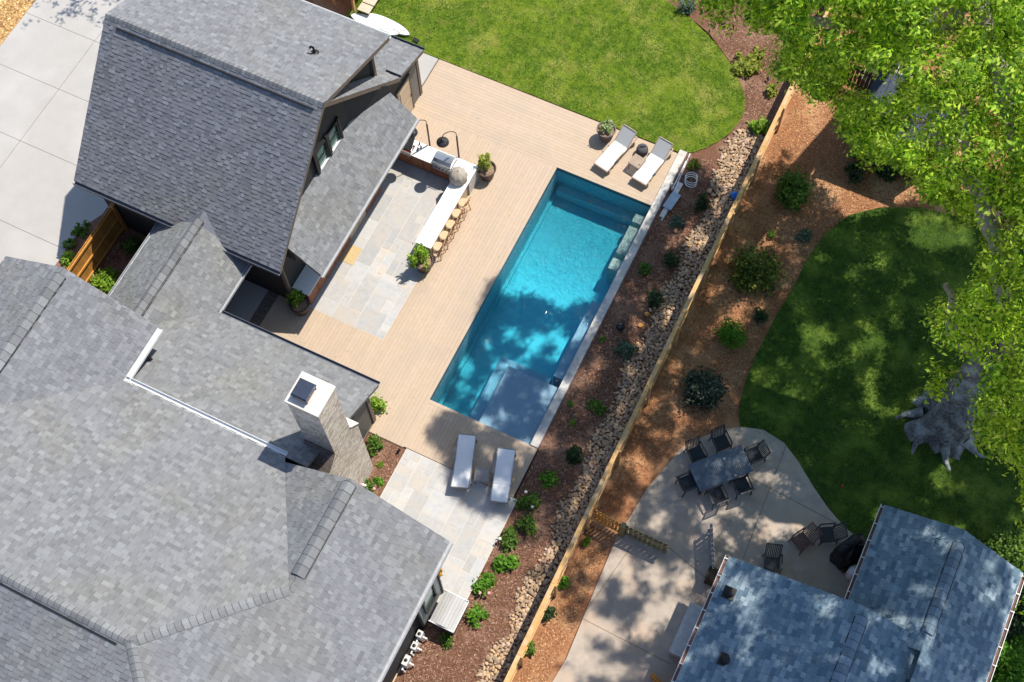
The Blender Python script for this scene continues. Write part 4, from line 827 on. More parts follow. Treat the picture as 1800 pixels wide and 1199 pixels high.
# gas grill
gp = mb = MB(); mb.box(-4.22, -3.44, -2.45, -1.9, .62, .95); gr = K_(mb, 'grill', M['steel'], None, bevel=.01)
mb = MB(); pr_ = [(-2.42, .955), (-2.40, 1.10), (-2.30, 1.20), (-2.08, 1.22), (-1.92, 1.13), (-1.9, .955)]
n_ = len(pr_); mb.solid([(-4.22, y, z) for y, z in pr_] + [(-3.44, y, z) for y, z in pr_], [tuple(range(n_)), tuple(range(2 * n_ - 1, n_ - 1, -1))] + [(i, n_ + i, n_ + (i + 1) % n_, (i + 1) % n_) for i in range(n_)]); K_(mb, 'grill_lid', M['steel'], gr)
mb = MB(); mb.tube([(-4.1, -2.47, 1.03), (-3.55, -2.47, 1.03)], .014, 8); K_(mb, 'handle', M['steel'], gr)
mb = MB()
for i in range(4): mb.lathe([(0, .0), (.022, 0), (.022, .03), (0, .03)], (-4.05 + i * .15, -2.47, .80), 10)
K_(mb, 'knob', M['black'], gr)
# sink
mb = MB(); mb.box(-5.77, -5.19, -2.42, -2.01, .70, .715); mb.box(-5.77, -5.75, -2.42, -2.01, .715, .915); mb.box(-5.21, -5.19, -2.42, -2.01, .715, .915); mb.box(-5.75, -5.21, -2.42, -2.40, .715, .915); mb.box(-5.75, -5.21, -2.03, -2.01, .715, .915); sk_ = K_(mb, 'sink', M['steel'])
mb = MB(); mb.tube([(-5.5, -1.92, .92), (-5.5, -1.92, 1.18), (-5.5, -1.98, 1.24), (-5.5, -2.12, 1.2), (-5.5, -2.15, 1.12)], .014, 8); K_(mb, 'faucet', M['steel'], sk_)
mb = MB(); mb.solid([(-5.70, -2.3, .96), (-5.22, -2.3, .96), (-5.22, -1.9, 1.35), (-5.70, -1.9, 1.35), (-5.70, -2.28, .94), (-5.22, -2.28, .94), (-5.22, -1.88, 1.33), (-5.70, -1.88, 1.33)], [(0, 1, 2, 3), (7, 6, 5, 4), (0, 4, 5, 1), (2, 6, 7, 3), (1, 5, 6, 2), (3, 7, 4, 0)])
tag(mb.build('burner_lid', M['steel']), 'raised stainless side burner lid on the counter under the roof edge', 'burner lid')
for k, (dx, dy, lb_) in enumerate(((0, 0, 'middle'), (.07, .12, 'rightmost'), (-.05, .22, 'farthest'), (.02, -.1, 'nearest'))):
    mb = MB(); mb.lathe([(0, 0), (.03, 0), (.03, .12), (.012, .15), (.012, .18), (0, .18)], (-5.02 + dx, -2.1 + dy, .92), 10); tag(mb.build('bottle', M['black']), lb_ + ' small dark bottle on the white counter beside the sink', 'bottle', 'bottles on the counter by the sink')
# kamado with cover
t = empty('covered_smoker', (-2.98, -2.62, .92), 0, 'round smoker under a gathered beige canvas cover on the counter corner', 'smoker')
mb = MB(); nseg = 56; prof = [(.33, 0), (.36, .10), (.355, .25), (.31, .42), (.20, .53), (.05, .58), (0, .6)]; b0 = 0
for r_, z_ in prof:
    for k in range(nseg):
        a = 2 * math.pi * k / nseg; rr_ = r_ * (1 + .045 * math.sin(a * 9 + z_ * 8) * (z_ < .5) + .02 * math.sin(a * 17 + 1)); mb.v.append((rr_ * math.cos(a), rr_ * math.sin(a), z_))
for i in range(len(prof) - 1):
    for k in range(nseg): k2 = (k + 1) % nseg; mb.f.append((i * nseg + k, i * nseg + k2, (i + 1) * nseg + k2, (i + 1) * nseg + k)); mb.c.append((1, 1, 1)); mb.m.append(0)
mb.build('cover', M['canvas'], t, smooth=True)
mb = MB(); mb.tube([(0, 0, .56), (.01, 0, .62), (.04, .01, .64)], [.03, .02, .01], 8); mb.build('drawstring', M['canvas'], t)
# wall cabinets under the roof
wc = empty('wall_cabinets', (-6.1, -6.8, 0), label='row of cedar and tan base cabinets along the garage wall', cat='cabinets')
def W_(mb, name, m, par=None):
    o = mb.build(name, m); o.parent = par or wc; o.matrix_parent_inverse = Matrix.Translation((6.1, 6.8, 0)) if par is None else Matrix(); return o
y = -9.46; k = 0
while y < -3.9:
    y2 = min(y + .62, -3.85); tan = -6.2 < y + .3 < -4.95; mb = MB(); mb.box(-6.45, -5.80, y, y2 - .01, .05, .868); c_ = W_(mb, 'cabinet', M['cabinettan'] if tan else M['cabinet'])
    mb = MB(); mb.box(-5.797, -5.784, y + .05, y2 - .06, .12, .8); W_(mb, 'cabinet_door', M['cabinettan'] if tan else M['cabinet'], c_)
    mb = MB(); mb.bar((-5.765, y + .28, .62), (-5.765, y + .36, .62), .014, .014); W_(mb, 'door_handle', M['white'], c_); y = y2; k += 1
mb = MB(); mb.box(-6.48, -5.75, -9.48, -3.84, .87, .915); W_(mb, 'countertop', M['counter'])
mb = MB(); mb.box(-6.44, -5.86, -9.44, -3.9, -.005, .05); W_(mb, 'plinth', M['dark'])
# bar lamps
for i, (pxh, lab) in enumerate((((778, 249), 'gooseneck lamp with a round dark shade behind the grill'), ((723, 232), 'gooseneck lamp with round shade partly hidden by the roof gutter'))):
    hz = 2.2; q = at(*pxh, hz); t = empty('gooseneck_lamp', (q[0] + .42, -1.70, 0), 0, lab, 'lamp', 'lamps behind the outdoor kitchen')
    dx = q[0] - (q[0] + .42); dy = q[1] + 1.70
    mb = MB(); mb.tube([(0, 0, 0), (0, 0, 2.3)], .035, 12); mb.lathe([(0, 0), (.09, 0), (.09, .03), (.04, .05)], (0, 0, 0), 16); mb.build('pole', M['bronze'], t)
    mb = MB(); pts = [(0, 0, 2.3)] + [(dx * .5 * (1 - math.cos(a)), dy * .5 * (1 - math.cos(a)), 2.45 + .30 * math.sin(a)) for a in [j * math.pi / 8 for j in range(9)]] + [(dx, dy, 2.3)]
    mb.tube(pts, .016, 8); mb.build('neck', M['bronze'], t, smooth=True)
    mb = MB(); mb.lathe([(0, .16), (.04, .16), (.06, .08), (.14, .06), (.23, .0), (.245, -.05), (.23, -.05), (.2, -.01), (.1, .03), (0, .05)], (dx, dy, hz), 28); mb.build('lamp_shade', M['lamphood'], t, smooth=True)
# bar stools
def stool():
    t = empty('bar_stool', (0, 0, 0)); sh_ = .68
    mb = MB(); mb.lathe([(0, sh_), (.17, sh_ + .005), (.2, sh_ - .02), (.19, sh_ - .05), (0, sh_ - .05)], (0, 0, 0), 20); mb.build('seat', M['stoolseat'], t)
    for sx in (-1, 1):
        for sy in (-1, 1): mb = MB(); mb.tube([(sx * .13, sy * .13, sh_ - .04), (sx * .2, sy * .2, 0)], .017, 7); mb.build('leg', M['stoolwood'], t)
    mb = MB()
    for z, r_ in ((.25, .245), (.45, .21)): mb.tube([(r_ * math.cos(a), r_ * math.sin(a), z) for a in [j * math.pi / 8 for j in range(17)]], .010, 5)
    mb.build('footrest', M['stoolwood'], t)
    mb = MB()
    for s in (-1, 1): mb.tube([(.12, s * .16, sh_ - .03), (.24, s * .19, sh_ + .3), (.27, s * .17, sh_ + .42)], .015, 6)
    mb.tube([(.27, -.17, sh_ + .42), (.31, 0, sh_ + .44), (.27, .17, sh_ + .42)], .017, 6); mb.tube([(.22, -.17, sh_ + .22), (.27, 0, sh_ + .24), (.22, .17, sh_ + .22)], .014, 6)
    for s in (-.09, 0, .09): mb.tube([(.16, s, sh_), (.27, s, sh_ + .24), (.30, s, sh_ + .43)], .010, 5)
    mb.build('backrest', M['stoolwood'], t); return t
st0 = stool(); labs = ['bar stool nearest the covered smoker', 'second bar stool from the covered smoker', 'middle bar stool of the five at the white counter', 'fourth bar stool from the covered smoker', 'bar stool nearest the lime potted tree']
for i in range(5):
    o = st0 if i == 0 else copy_tree(st0); o.location = (-2.44, -3.35 - i * .53, 0); o.rotation_euler.z = random.uniform(-.12, .12); tag(o, labs[i], 'bar stool', 'bar stools along the counter')
# ================================================================== LOUNGERS
def lounger(head, wood, slng, slng2):
    t = empty('sun_lounger', (0, 0, 0)); Lf = 1.32; W2 = .33     # foot at y=0, head toward +y
    mb = MB(); mb.box(-W2 + .03, W2 - .03, .02, Lf, .325, .34); mb.build('seat_sling', M[slng], t)
    a = R(head); ca, sa = math.cos(a), math.sin(a); B = .72
    mb = MB(); mb.bar((0, Lf + .01, .335), (0, Lf + B * ca, .335 + B * sa), 2 * W2 - .06, .015); mb.build('back_sling', M[slng2], t)
    mb = MB(); mb.box(-W2, -W2 + .045, 0, 2.0, .27, .33); mb.build('side_rail', M[wood], t)
    mb = MB(); mb.box(W2 - .045, W2, 0, 2.0, .27, .33); mb.build('side_rail', M[wood], t)
    mb = MB(); mb.box(-W2, W2, -.03, .03, .24, .335); mb.build('front_rail', M[wood], t)
    mb = MB(); mb.box(-W2 + .05, W2 - .05, 1.95, 2.0, .27, .33); mb.build('rear_rail', M[wood], t)
    mb = MB()
    for s in (-1, 1): mb.bar((s * (W2 - .02), Lf, .34), (s * (W2 - .02), Lf + B * ca, .35 + B * sa), .035, .03)
    mb.bar((-W2 + .03, Lf + B * ca, .35 + B * sa), (W2 - .03, Lf + B * ca, .35 + B * sa), .03, .03); mb.build('back_frame', M[wood], t)
    for s in (-1, 1):
        mb = MB(); mb.bar((s * (W2 + .015), .55, .50), (s * (W2 + .015), 1.0, .50), .05, .02); mb.bar((s * (W2 + .015), .6, .3), (s * (W2 + .015), .6, .5), .03, .03); mb.bar((s * (W2 + .015), .95, .3), (s * (W2 + .015), .95, .5), .03, .03); mb.build('armrest', M[wood], t)
        for y in (.12, 1.75): mb = MB(); mb.box(s * W2 - .03, s * W2 + .03, y - .03, y + .03, 0, .28); mb.build('leg', M[wood], t)
    mb = MB(); mb.bar((-.22, Lf + B * ca * .6, .335 + B * sa * .6 - .02), (-.22, 1.85, .31), .03, .02); mb.bar((.22, Lf + B * ca * .6, .335 + B * sa * .6 - .02), (.22, 1.85, .31), .03, .02); mb.build('prop', M[wood], t)
    return t
LG = [((1.63, .55), (2.06, 2.45), 38, 'teak', 'sling', 'slinggrey', 'white lounger with raised grey back next to the grey planter'),
      ((3.24, .62), (3.54, 2.45), 38, 'teak', 'sling', 'slinggrey', 'white lounger with raised grey back next to the coping wall'),
      ((1.93, -11.65), (2.58, -13.45), 12, 'greywood', 'sling', 'sling', 'white lounger half on the flagstones left of the grey slatted table'),
      ((3.44, -11.52), (4.02, -13.25), 12, 'greywood', 'sling', 'sling', 'white lounger at the deck edge right of the grey slatted table')]
for f_, h_, hd, wd_, s1, s2, lab in LG:
    t = lounger(hd, wd_, s1, s2); t.location = (f_[0], f_[1], 0); t.rotation_euler.z = math.atan2(h_[1] - f_[1], h_[0] - f_[0]) - math.pi / 2; tag(t, lab, 'sun lounger', 'sun loungers on the deck')
def side_table(loc, rz, wood, lab):
    t = empty('side_table', loc, rz, lab, 'side table')
    mb = MB()
    for i in range(9): mb.box(-.24 + i * .0545, -.24 + i * .0545 + .042, -.24, .24, .42, .445)
    mb.build('table_top', M[wood], t)
    mb = MB(); mb.box(-.25, .25, -.26, -.235, .34, .43); mb.box(-.25, .25, .235, .26, .34, .43); mb.box(-.262, -.252, -.235, .235, .34, .43); mb.box(.252, .262, -.235, .235, .34, .43); mb.build('apron', M[wood], t)
    for sx in (-1, 1):
        for sy in (-1, 1): mb = MB(); mb.box(sx * .22 - .025, sx * .22 + .025, sy * .22 - .02, sy * .22 + .02, 0, .34); mb.build('leg', M[wood], t)
q = at(1120, 283, .45); side_table((q[0], q[1], 0), -.2, 'teak', 'square teak side table between the two upper loungers')
q = at(847, 834, .45); side_table((q[0], q[1], 0), .33, 'greywood', 'grey slatted side table between the two lower loungers')
q = at(1129, 263, .25); t = empty('drum_stool', (q[0], q[1], 0), 0, 'round dark grey drum stool behind the teak side table', 'stool')
mb = MB(); mb.lathe([(0, 0), (.20, 0), (.235, .08), (.24, .25), (.215, .36), (.12, .41), (0, .42)], (0, 0, 0), 28); mb.build('body', mat('dark_grey_weave', (.085, .085, .09), (.06, .06, .065), scale=50, rough=.8), t, smooth=True)
mb = MB(); mb.tube([(-.1, -.05, .41), (-.05, 0, .46), (.04, .03, .46), (.09, .1, .41)], .018, 6); mb.build('strap', M['black'], t)
# ================================================================== NEIGHBOUR FURNITURE
tc_ = (10.56, -9.01); ta = math.atan2(1.5, 1.38)
t = empty('dining_table', (tc_[0], tc_[1], -.055), ta, 'rectangular slate blue slatted dining table on the shaded patio', 'table')
mb = MB()
for i in range(26): mb.box(-.98 + i * .0755, -.98 + i * .0755 + .062, -.49, .49, .715, .735)
mb.build('table_top', M['tabletop'], t)
mb = MB(); mb.box(-1.02, 1.02, -.52, -.492, .69, .738); mb.box(-1.02, 1.02, .492, .52, .69, .738); mb.box(-1.02, -.985, -.49, .49, .69, .738); mb.box(.985, 1.02, -.49, .49, .69, .738); mb.build('table_frame', M['tabletop'], t)
for sx in (-1, 1):
    for sy in (-1, 1): mb = MB(); mb.box(sx * .92 - .035, sx * .92 + .035, sy * .42 - .035, sy * .42 + .035, 0, .69); mb.build('leg', M['charcoal'], t)
mb = MB(); mb.lathe([(0, .002), (.03, .002), (.03, .0), (0, .0)], (0, 0, .738), 12); mb.build('umbrella_hole', M['black'], t)
def chair(slat='charcoal', seatm='cushion', low=False):
    t = empty('patio_chair', (0, 0, 0)); sh_ = .42 if not low else .34     # faces +y
    mb = MB(); mb.box(-.24, .24, -.22, .24, sh_, sh_ + .045); mb.build('seat', M[seatm], t, bevel=.015)
    mb = MB(); mb.box(-.26, .26, -.25, -.222, sh_ - .05, sh_ - .001); mb.box(-.26, .26, .242, .265, sh_ - .05, sh_ - .001); mb.box(-.27, -.245, -.25, .26, sh_ - .05, sh_ - .001); mb.box(.245, .27, -.25, .26, sh_ - .05, sh_ - .001); mb.build('seat_frame', M[slat], t)
    mb = MB(); bk = -.42 if not low else -.55; bh = .90 if not low else .86
    for i in range(8): xx = -.21 + i * .06; mb.bar((xx, -.25, sh_ + .05), (xx, bk, bh), .03, .015)
    mb.bar((-.26, -.25, sh_ + .02), (-.26, bk, bh), .03, .035); mb.bar((.26, -.25, sh_ + .02), (.26, bk, bh), .03, .035); mb.bar((-.27, bk, bh), (.27, bk, bh), .04, .04); mb.build('backrest', M[slat], t)
    for s in (-1, 1):
        mb = MB(); mb.bar((s * .29, -.30, .64), (s * .29, .24, .64), .05, .025); mb.build('armrest', M[slat], t)
        mb = MB(); mb.bar((s * .28, .24, .63), (s * .28, .27, 0), .035, .035, up=(0, 1, 0)); mb.build('leg', M[slat], t)
        mb = MB(); mb.bar((s * .28, -.26, .63), (s * .28, -.34, 0), .035, .035, up=(0, 1, 0)); mb.build('leg', M[slat], t)
    return t
c0 = chair(); first = True
for px, ang, lab in (((1224, 797), 180, 'dark patio chair at the upper left of the dining table'), ((1268, 777), 180, 'dark slatted patio chair at the upper right of the dining table'), ((1326, 799), 90, 'dark slatted patio chair at the right end of the dining table'),
                     ((1211, 848), -90, 'dark patio chair at the left end of the dining table'), ((1260, 870), 0, 'dark patio chair below the dining table, left one'), ((1303, 852), 0, 'dark patio chair below the dining table, right one')):
    q = at(*px, .40); o = c0 if first else copy_tree(c0); first = False; o.location = (q[0], q[1], -.055); o.rotation_euler.z = ta + R(ang) + random.uniform(-.1, .1); tag(o, lab, 'chair', 'dining chairs around the slate table')
c1 = chair('charcoal', 'charcoal', True); first = True
for px, ang, lab in (((1455, 938), 120, 'dark slatted lounge chair beside the covered grill'), ((1411, 950), 150, 'reddish slatted lounge chair catching a patch of sun'), ((1358, 990), 200, 'dark slatted lounge chair tucked against the neighbouring roof edge')):
    q = at(*px, .40)
    if 'reddish' in lab: o = chair('redwood', 'redwood', True)
    else: o = c1 if first else copy_tree(c1); first = False
    o.location = (q[0], q[1], -.055); o.rotation_euler.z = R(ang); tag(o, lab, 'chair', 'lounge chairs on the neighbouring patio')
q = at(1500, 962, .9); t = empty('covered_grill', (q[0], q[1], -.055), ta + .2, 'bulky grill under a black cover by the neighbouring gutter', 'grill')
mb = MB(); n_ = 44; prof = [(1.0, 0), (1.02, .3), (.98, .75), (.96, .9), (.86, 1.05), (.5, 1.16), (0, 1.18)]
for s_, z_ in prof:
    for k in range(n_):
        a = 2 * math.pi * k / n_; e = 4; cx_ = abs(math.cos(a)) ** (2 / e) * math.copysign(1, math.cos(a)); cy_ = abs(math.sin(a)) ** (2 / e) * math.copysign(1, math.sin(a))
        wv = 1 + .05 * math.sin(7 * a + z_ * 5) + .03 * math.sin(15 * a); mb.v.append((.62 * s_ * cx_ * wv, .36 * s_ * cy_ * wv, z_ + .03 * math.sin(5 * a) * (z_ > .5)))
for i in range(len(prof) - 1):
    for k in range(n_): k2 = (k + 1) % n_; mb.f.append((i * n_ + k, i * n_ + k2, (i + 1) * n_ + k2, (i + 1) * n_ + k)); mb.c.append((1, 1, 1)); mb.m.append(0)
mb.build('cover', M['black'], t, smooth=True)
mb = MB(); mb.lathe([(0, .45), (.05, .46), (.045, .5), (0, .5)], (-.45, -.42, 0), 8); mb.box(-.55, .55, -.42, -.37, .0, .3); mb.build('cover_hem', M['black'], t)
q = at(1506, 1003, .7); mb = MB(); mb.lathe([(0, 0), (.20, 0), (.24, .1), (.25, .5), (.22, .68), (.12, .78), (0, .8)], (q[0], q[1], -.055), 24); tag(mb.build('propane_tank', M['white'], smooth=True), 'rounded white tank under the neighbouring gutter beside the black grill', 'tank')
q = at(1210, 1108, .5); t = empty('deck_box', (q[0] + .05, q[1], -.055), 0, 'long white slatted deck box under the neighbouring gutter', 'deck box')
mb = MB(); mb.box(-.34, .34, -.9, .9, 0, .5); mb.build('body', M['offwhite'], t, bevel=.01); mb = MB(); mb.box(-.36, .36, -.92, .92, .505, .54)
for i in range(17): mb.box(-.24, .2, -.82 + i * .1, -.82 + i * .1 + .05, .541, .553)
mb.build('lid', M['offwhite'], t)
# ================================================================== HOUSE SIDE ITEMS
t = empty('storage_box', (4.35, -17.45, 0), 0, 'grey lidded outdoor storage box between the house wall and peony bed', 'storage box')
def rel(pts, o_=(4.35, -17.45)): return [(p[0] - o_[0], p[1] - o_[1]) for p in pts]
cn = rel([at(782, 1034, .85), at(819, 1046, .85)]); bw_ = (at(762, 1085, .85), at(800, 1107, .85))
ax0, ax1 = 3.86 - 4.35, 4.74 - 4.35; ay0, ay1 = -18.20 + 17.45, -17.08 + 17.45
mb = MB(); mb.box(ax0 + .05, ax1 - .05, ay0 + .05, ay1 - .05, -.05, .74); mb.build('body', mat('dark_taupe_box', (.16, .10, .10), rough=.6), t)
mb = MB(); N_s = 8
for i in range(N_s):
    a0 = i / N_s; a1 = (i + 1) / N_s; z = lambda a: .80 + .12 * math.sin(math.pi * a); k = 1.02 if i % 3 == 1 else .97
    mb.solid([(ax0 + (ax1 - ax0) * a0, ay0, .75), (ax0 + (ax1 - ax0) * a1 - .002, ay0, .75), (ax0 + (ax1 - ax0) * a1 - .002, ay1, .75), (ax0 + (ax1 - ax0) * a0, ay1, .75), (ax0 + (ax1 - ax0) * a0, ay0, z(a0)), (ax0 + (ax1 - ax0) * a1 - .006, ay0, z(a1)), (ax0 + (ax1 - ax0) * a1 - .006, ay1, z(a1)), (ax0 + (ax1 - ax0) * a0, ay1, z(a0))], [(0, 3, 2, 1), (4, 5, 6, 7), (0, 1, 5, 4), (1, 2, 6, 5), (2, 3, 7, 6), (3, 0, 4, 7)], (k, k, k))
mb.build('lid', M['lid'], t)
mb = MB(); mb.box(ax0 - .02, ax1 + .02, ay0 - .03, ay0 - .002, .73, .86); mb.box(ax0 - .02, ax1 + .02, ay1 + .002, ay1 + .03, .73, .86); mb.box(ax1 + .002, ax1 + .03, ay0, ay1, .73, .82); mb.build('rim', M['white'], t)
def equip(px, z, sz, lab, nm, cat, m='offwhite'):
    q = at(*px, z); t = empty(nm, (q[0], q[1], -.05), 0, lab, cat, 'pool equipment along the house wall'); a, b, h = sz; q = (q[0] - .02, q[1], 0); t.location.x = 3.60 + a / 2 + .02
    mb = MB(); mb.box(-a / 2, a / 2, -b / 2, b / 2, 0, h); mb.build('housing', M[m], t, bevel=.02)
    mb = MB(); mb.tube([(a / 2, 0, h * .5), (a / 2 + .14, .0, h * .5), (a / 2 + .14, .0, .05)], .03, 8); mb.tube([(0, -b / 2, h * .7), (0, -b / 2 - .12, h * .7), (0.08, -b / 2 - .12, .1)], .03, 8); mb.build('pipe', M['white'], t)
    mb = MB(); mb.lathe([(0, 0), (a * .3, 0), (a * .28, .04), (0, .05)], (0, 0, h), 14); mb.build('cap', M['black'], t)
equip((736, 1112), .7, (.2, .24, .6), 'pale equipment box on the house wall nearest the storage box', 'pool_equipment', 'pool equipment')
equip((724, 1132), .5, (.2, .26, .45), 'pale pump with bent pipes, middle of the wall equipment', 'pool_pump', 'pump')
equip((705, 1155), .7, (.2, .36, .6), 'pale equipment box lowest along the house wall', 'pool_equipment', 'pool equipment')
# stacked things beside the coping
def plank(p, q, w_, th, m, lab, nm='plank', z=.06):
    a = at(*p, z); b = at(*q, z); mb = MB(); mb.bar(a, b, w_, th); return tag(mb.build(nm, M[m]), lab, nm)
plank((1197, 322), (1163, 382), .20, .05, 'offwhite', 'pale plank lying against the top of the pool coping', z=.03)
plank((1190, 340), (1172, 366), .36, .04, 'bluegrey', 'blue grey board resting on the mulch beside the coping', 'board', z=.12)
for p, q, lab in (((1213, 270), (1163, 388), 'long thin white pole lying along the coping'), ((1206, 283), (1183, 330), 'short white pole beside the long one near the hose')):
    mb = MB(); mb.tube([at(*p, .08), at(*q, .08)], .022, 8); tag(mb.build('pole', M['white']), lab, 'pole')
for p, lab in (((1181, 322), 'small white jar at the end of the planks'), ((1183, 329), 'second small white jar at the end of the planks')):
    q = at(*p, .15); mb = MB(); mb.lathe([(0, 0), (.06, 0), (.065, .15), (.04, .18), (.04, .2), (0, .2)], (q[0], q[1], -.05), 14); tag(mb.build('jar', M['offwhite']), lab, 'jar')
q = at(1216, 308, .1); mb = MB(); pts = []
for j in range(60): a = j * .32; pts.append((q[0] + .24 * math.cos(a) + (j / 60) * .1, q[1] + .22 * math.sin(a) - (j / 60) * .35, .0 + j * .002))
mb.tube(pts, .018, 6); tag(mb.build('hose_coil', M['white'], smooth=True), 'loose coil of white hose on the mulch below the grass tuft', 'hose')
q = at(1292, 343, .12); mb = MB(); mb.lathe([(0, .30), (.09, .28), (.15, .20), (.165, .13), (.14, .05), (.08, 0), (0, -.01)], (q[0], q[1], -.04), 20); tag(mb.build('ball', M['blue'], smooth=True), 'bright blue ball lying on the rocks against the fence', 'ball')
q = at(1091, 573, .15); mb = MB(); mb.lathe([(0, .32), (.10, .29), (.155, .2), (.165, .13), (.13, .04), (.08, 0), (0, 0)], (q[0], q[1], -.05), 24); tag(mb.build('globe_light', mat('black_gloss', (.012, .013, .02), rough=.12, spec=.7), smooth=True), 'glossy black globe light in the shaded mulch beside the pool', 'globe light')
q = at(1198, 508, .1); mb = MB(); mb.lathe([(0, .22), (.05, .2), (.06, .1), (.03, 0), (0, 0)], (q[0], q[1], -.04), 12); mb.box(q[0] - .02, q[0] + .1, q[1] - .04, q[1] + .02, .12, .17); tag(mb.build('garden_light', M['black']), 'small black spotlight standing on the rock strip', 'garden light')
for p, lab in (((1380, 148), 'x'),): pass
for p, lab in (((700, 793), 'small black spotlight in the chimney bed by the flagstones'), ((1291, 103), 'tiny black garden light near the large yellow shrub'), ((1350, 140), 'tiny black garden light near the small yellow shrub'), ((1203, 398), 'tiny black garden light beside the grey green shrub')):
    q = at(*p, .08); t = empty('garden_light', (q[0], q[1], -.05), random.uniform(0, 3), lab, 'garden light', 'spotlights in the mulch beds'); mb = MB(); mb.tube([(0, 0, 0), (0, 0, .12)], .012, 6); mb.build('stake', M['black'], t); mb = MB(); mb.tube([(-.05, 0, .12), (.08, 0, .17)], [.04, .05], 12); mb.build('lamp_head', M['black'], t)
q = at(1137, 551, 0)
for p, lab in (((1137, 552), 'orange lantern cap on the mulch, upper one of the pair'), ((1126, 572), 'orange lantern cap on the mulch, lower one of the pair')):
    q = at(*p, 0); mb = MB(); mb.lathe([(.035, -.05), (.045, 0), (.09, .01), (.09, .03), (.04, .05), (.0, .05)], (q[0], q[1], -.01), 14); tag(mb.build('lantern', M['cedarfence']), lab, 'lantern')
# paddle boards on the lawn
def sup(c, L_, w_, rz, lab, z):
    t = empty('paddle_board', (c[0], c[1], z), rz, lab, 'paddle board', 'white paddle boards by the garage'); n = 26; up_ = []; dn = []
    for i in range(n):
        a = -1 + 2 * i / (n - 1); up_.append((a * L_ / 2, w_ / 2 * max(0.02, (1 - abs(a) ** 2.6)) ** .7 * (1 - .12 * (a < 0) * abs(a))))
    pts = up_ + [(x, -y) for x, y in up_[::-1]]; mb = MB(); mb.prism(pts, 0, .09); mb.build('hull', M['white'], t, bevel=.02)
    mb = MB(); mb.box(L_ * .30, L_ * .40, .03, .045, .091, .10); mb.box(L_ * .12, L_ * .33, -.14, -.125, .091, .1); mb.build('strap', M['black'], t)
sup((-9.85, 2.98), 2.3, .6, -.02, 'white paddle board nearest the garage eave on the grass', .03); sup((-9.3, 3.22), 2.1, .48, -.10, 'white paddle board on the lawn side of the other', .05)
a = at(700, 50, .1); b = at(727, 68, .05); mb = MB(); mb.tube([a, b], .018, 7); mb.bar(b, (b[0] + .25, b[1] - .03, .04), .16, .02); tag(mb.build('paddle', M['black']), 'black paddle lying on the lawn beside the boards', 'paddle')
# wooden play deck at the top edge
t = empty('wooden_playset', (-12.1, 3.9, 0), 0, 'orange wooden play structure poking out behind the garage roof', 'playset')
mb = MB()
for i in range(10): mb.box(-1.3 + i * .26, -1.3 + i * .26 + .25, -.8, 1.6, 1.0, 1.04, random.uniform(.85, 1.1))
mb.build('platform', M['cedarfence'], t)
for p, q in (((-1.2, -.7, 0), (-1.2, -.7, 1.9)), ((.2, -.7, 0), (.2, -.7, 1.9)), ((1.2, -.7, 0), (1.2, -.7, 1.0)), ((1.2, 1.5, 0), (1.2, 1.5, 1.0))): mb = MB(); mb.bar(p, q, .1, .1, up=(0, 1, 0)); mb.build('post', M['pine'], t)
mb = MB(); mb.bar((.55, -.72, 1.06), (1.0, 1.2, 1.06), .16, .06); mb.bar((.25, -.6, 1.06), (.9, .5, 1.06), .14, .06); mb.build('brace', M['pine'], t)
mb = MB(); mb.bar((-1.2, -.72, 1.9), (.25, -.72, 1.9), .06, .05); mb.bar((-1.2, -.72, 1.6), (.25, -.72, 1.6), .04, .04)
for i in range(9): mb.bar((-1.1 + i * .15, -.72, 1.05), (-1.1 + i * .15, -.72, 1.9), .02, .02, up=(0, 1, 0))
mb.build('railing', M['black'], t)
mb = MB()
for i in range(5): mb.box(1.35, 1.9, -.7 + i * .45, -.7 + i * .45 + .4, .3, .34)
mb.build('bench_board', mat('pale_board', (.62, .50, .38), (.55, .43, .32), scale=6), t)
# small bits on surfaces
mb = MB(); q = at(620, 450, 0); mb.box(q[0] - .36, q[0] + .2, q[1] - .36, q[1] + .42, .002, .014); tag(mb.build('door_mat', M['stonetan']), 'tan square mat on the flagstones beside the cabinets', 'mat')
q = at(1481, 854, 0); mb = MB(); mb.lathe([(0, .07), (.035, .06), (.045, .035), (.03, .005), (0, 0)], (q[0], q[1], -.05), 12); tag(mb.build('ball', mat('red_rubber', (.7, .04, .04), rough=.5), smooth=True), 'tiny red ball in the shady grass', 'ball')
for p, lab in (((1273, 807), 'white mug at the upper middle of the dining table'), ((1293, 836), 'white mug at the lower edge of the dining table')):
    q = at(*p, .72); mb = MB(); mb.lathe([(0, 0), (.035, 0), (.04, .09), (.033, .09), (.03, .02), (0, .02)], (q[0], q[1], .683), 14); tag(mb.build('mug', M['white']), lab, 'mug')
q = at(869, 843, 0); mb = MB(); mb.box(q[0] - .06, q[0] + .06, q[1] - .1, q[1] + .1, .0, .08); mb.box(q[0] - .05, q[0] + .05, q[1] - .09, q[1] + .09, .08, .1); tag(mb.build('box', M['fascia']), 'small dark red box on the deck beside the grey slatted table', 'box')

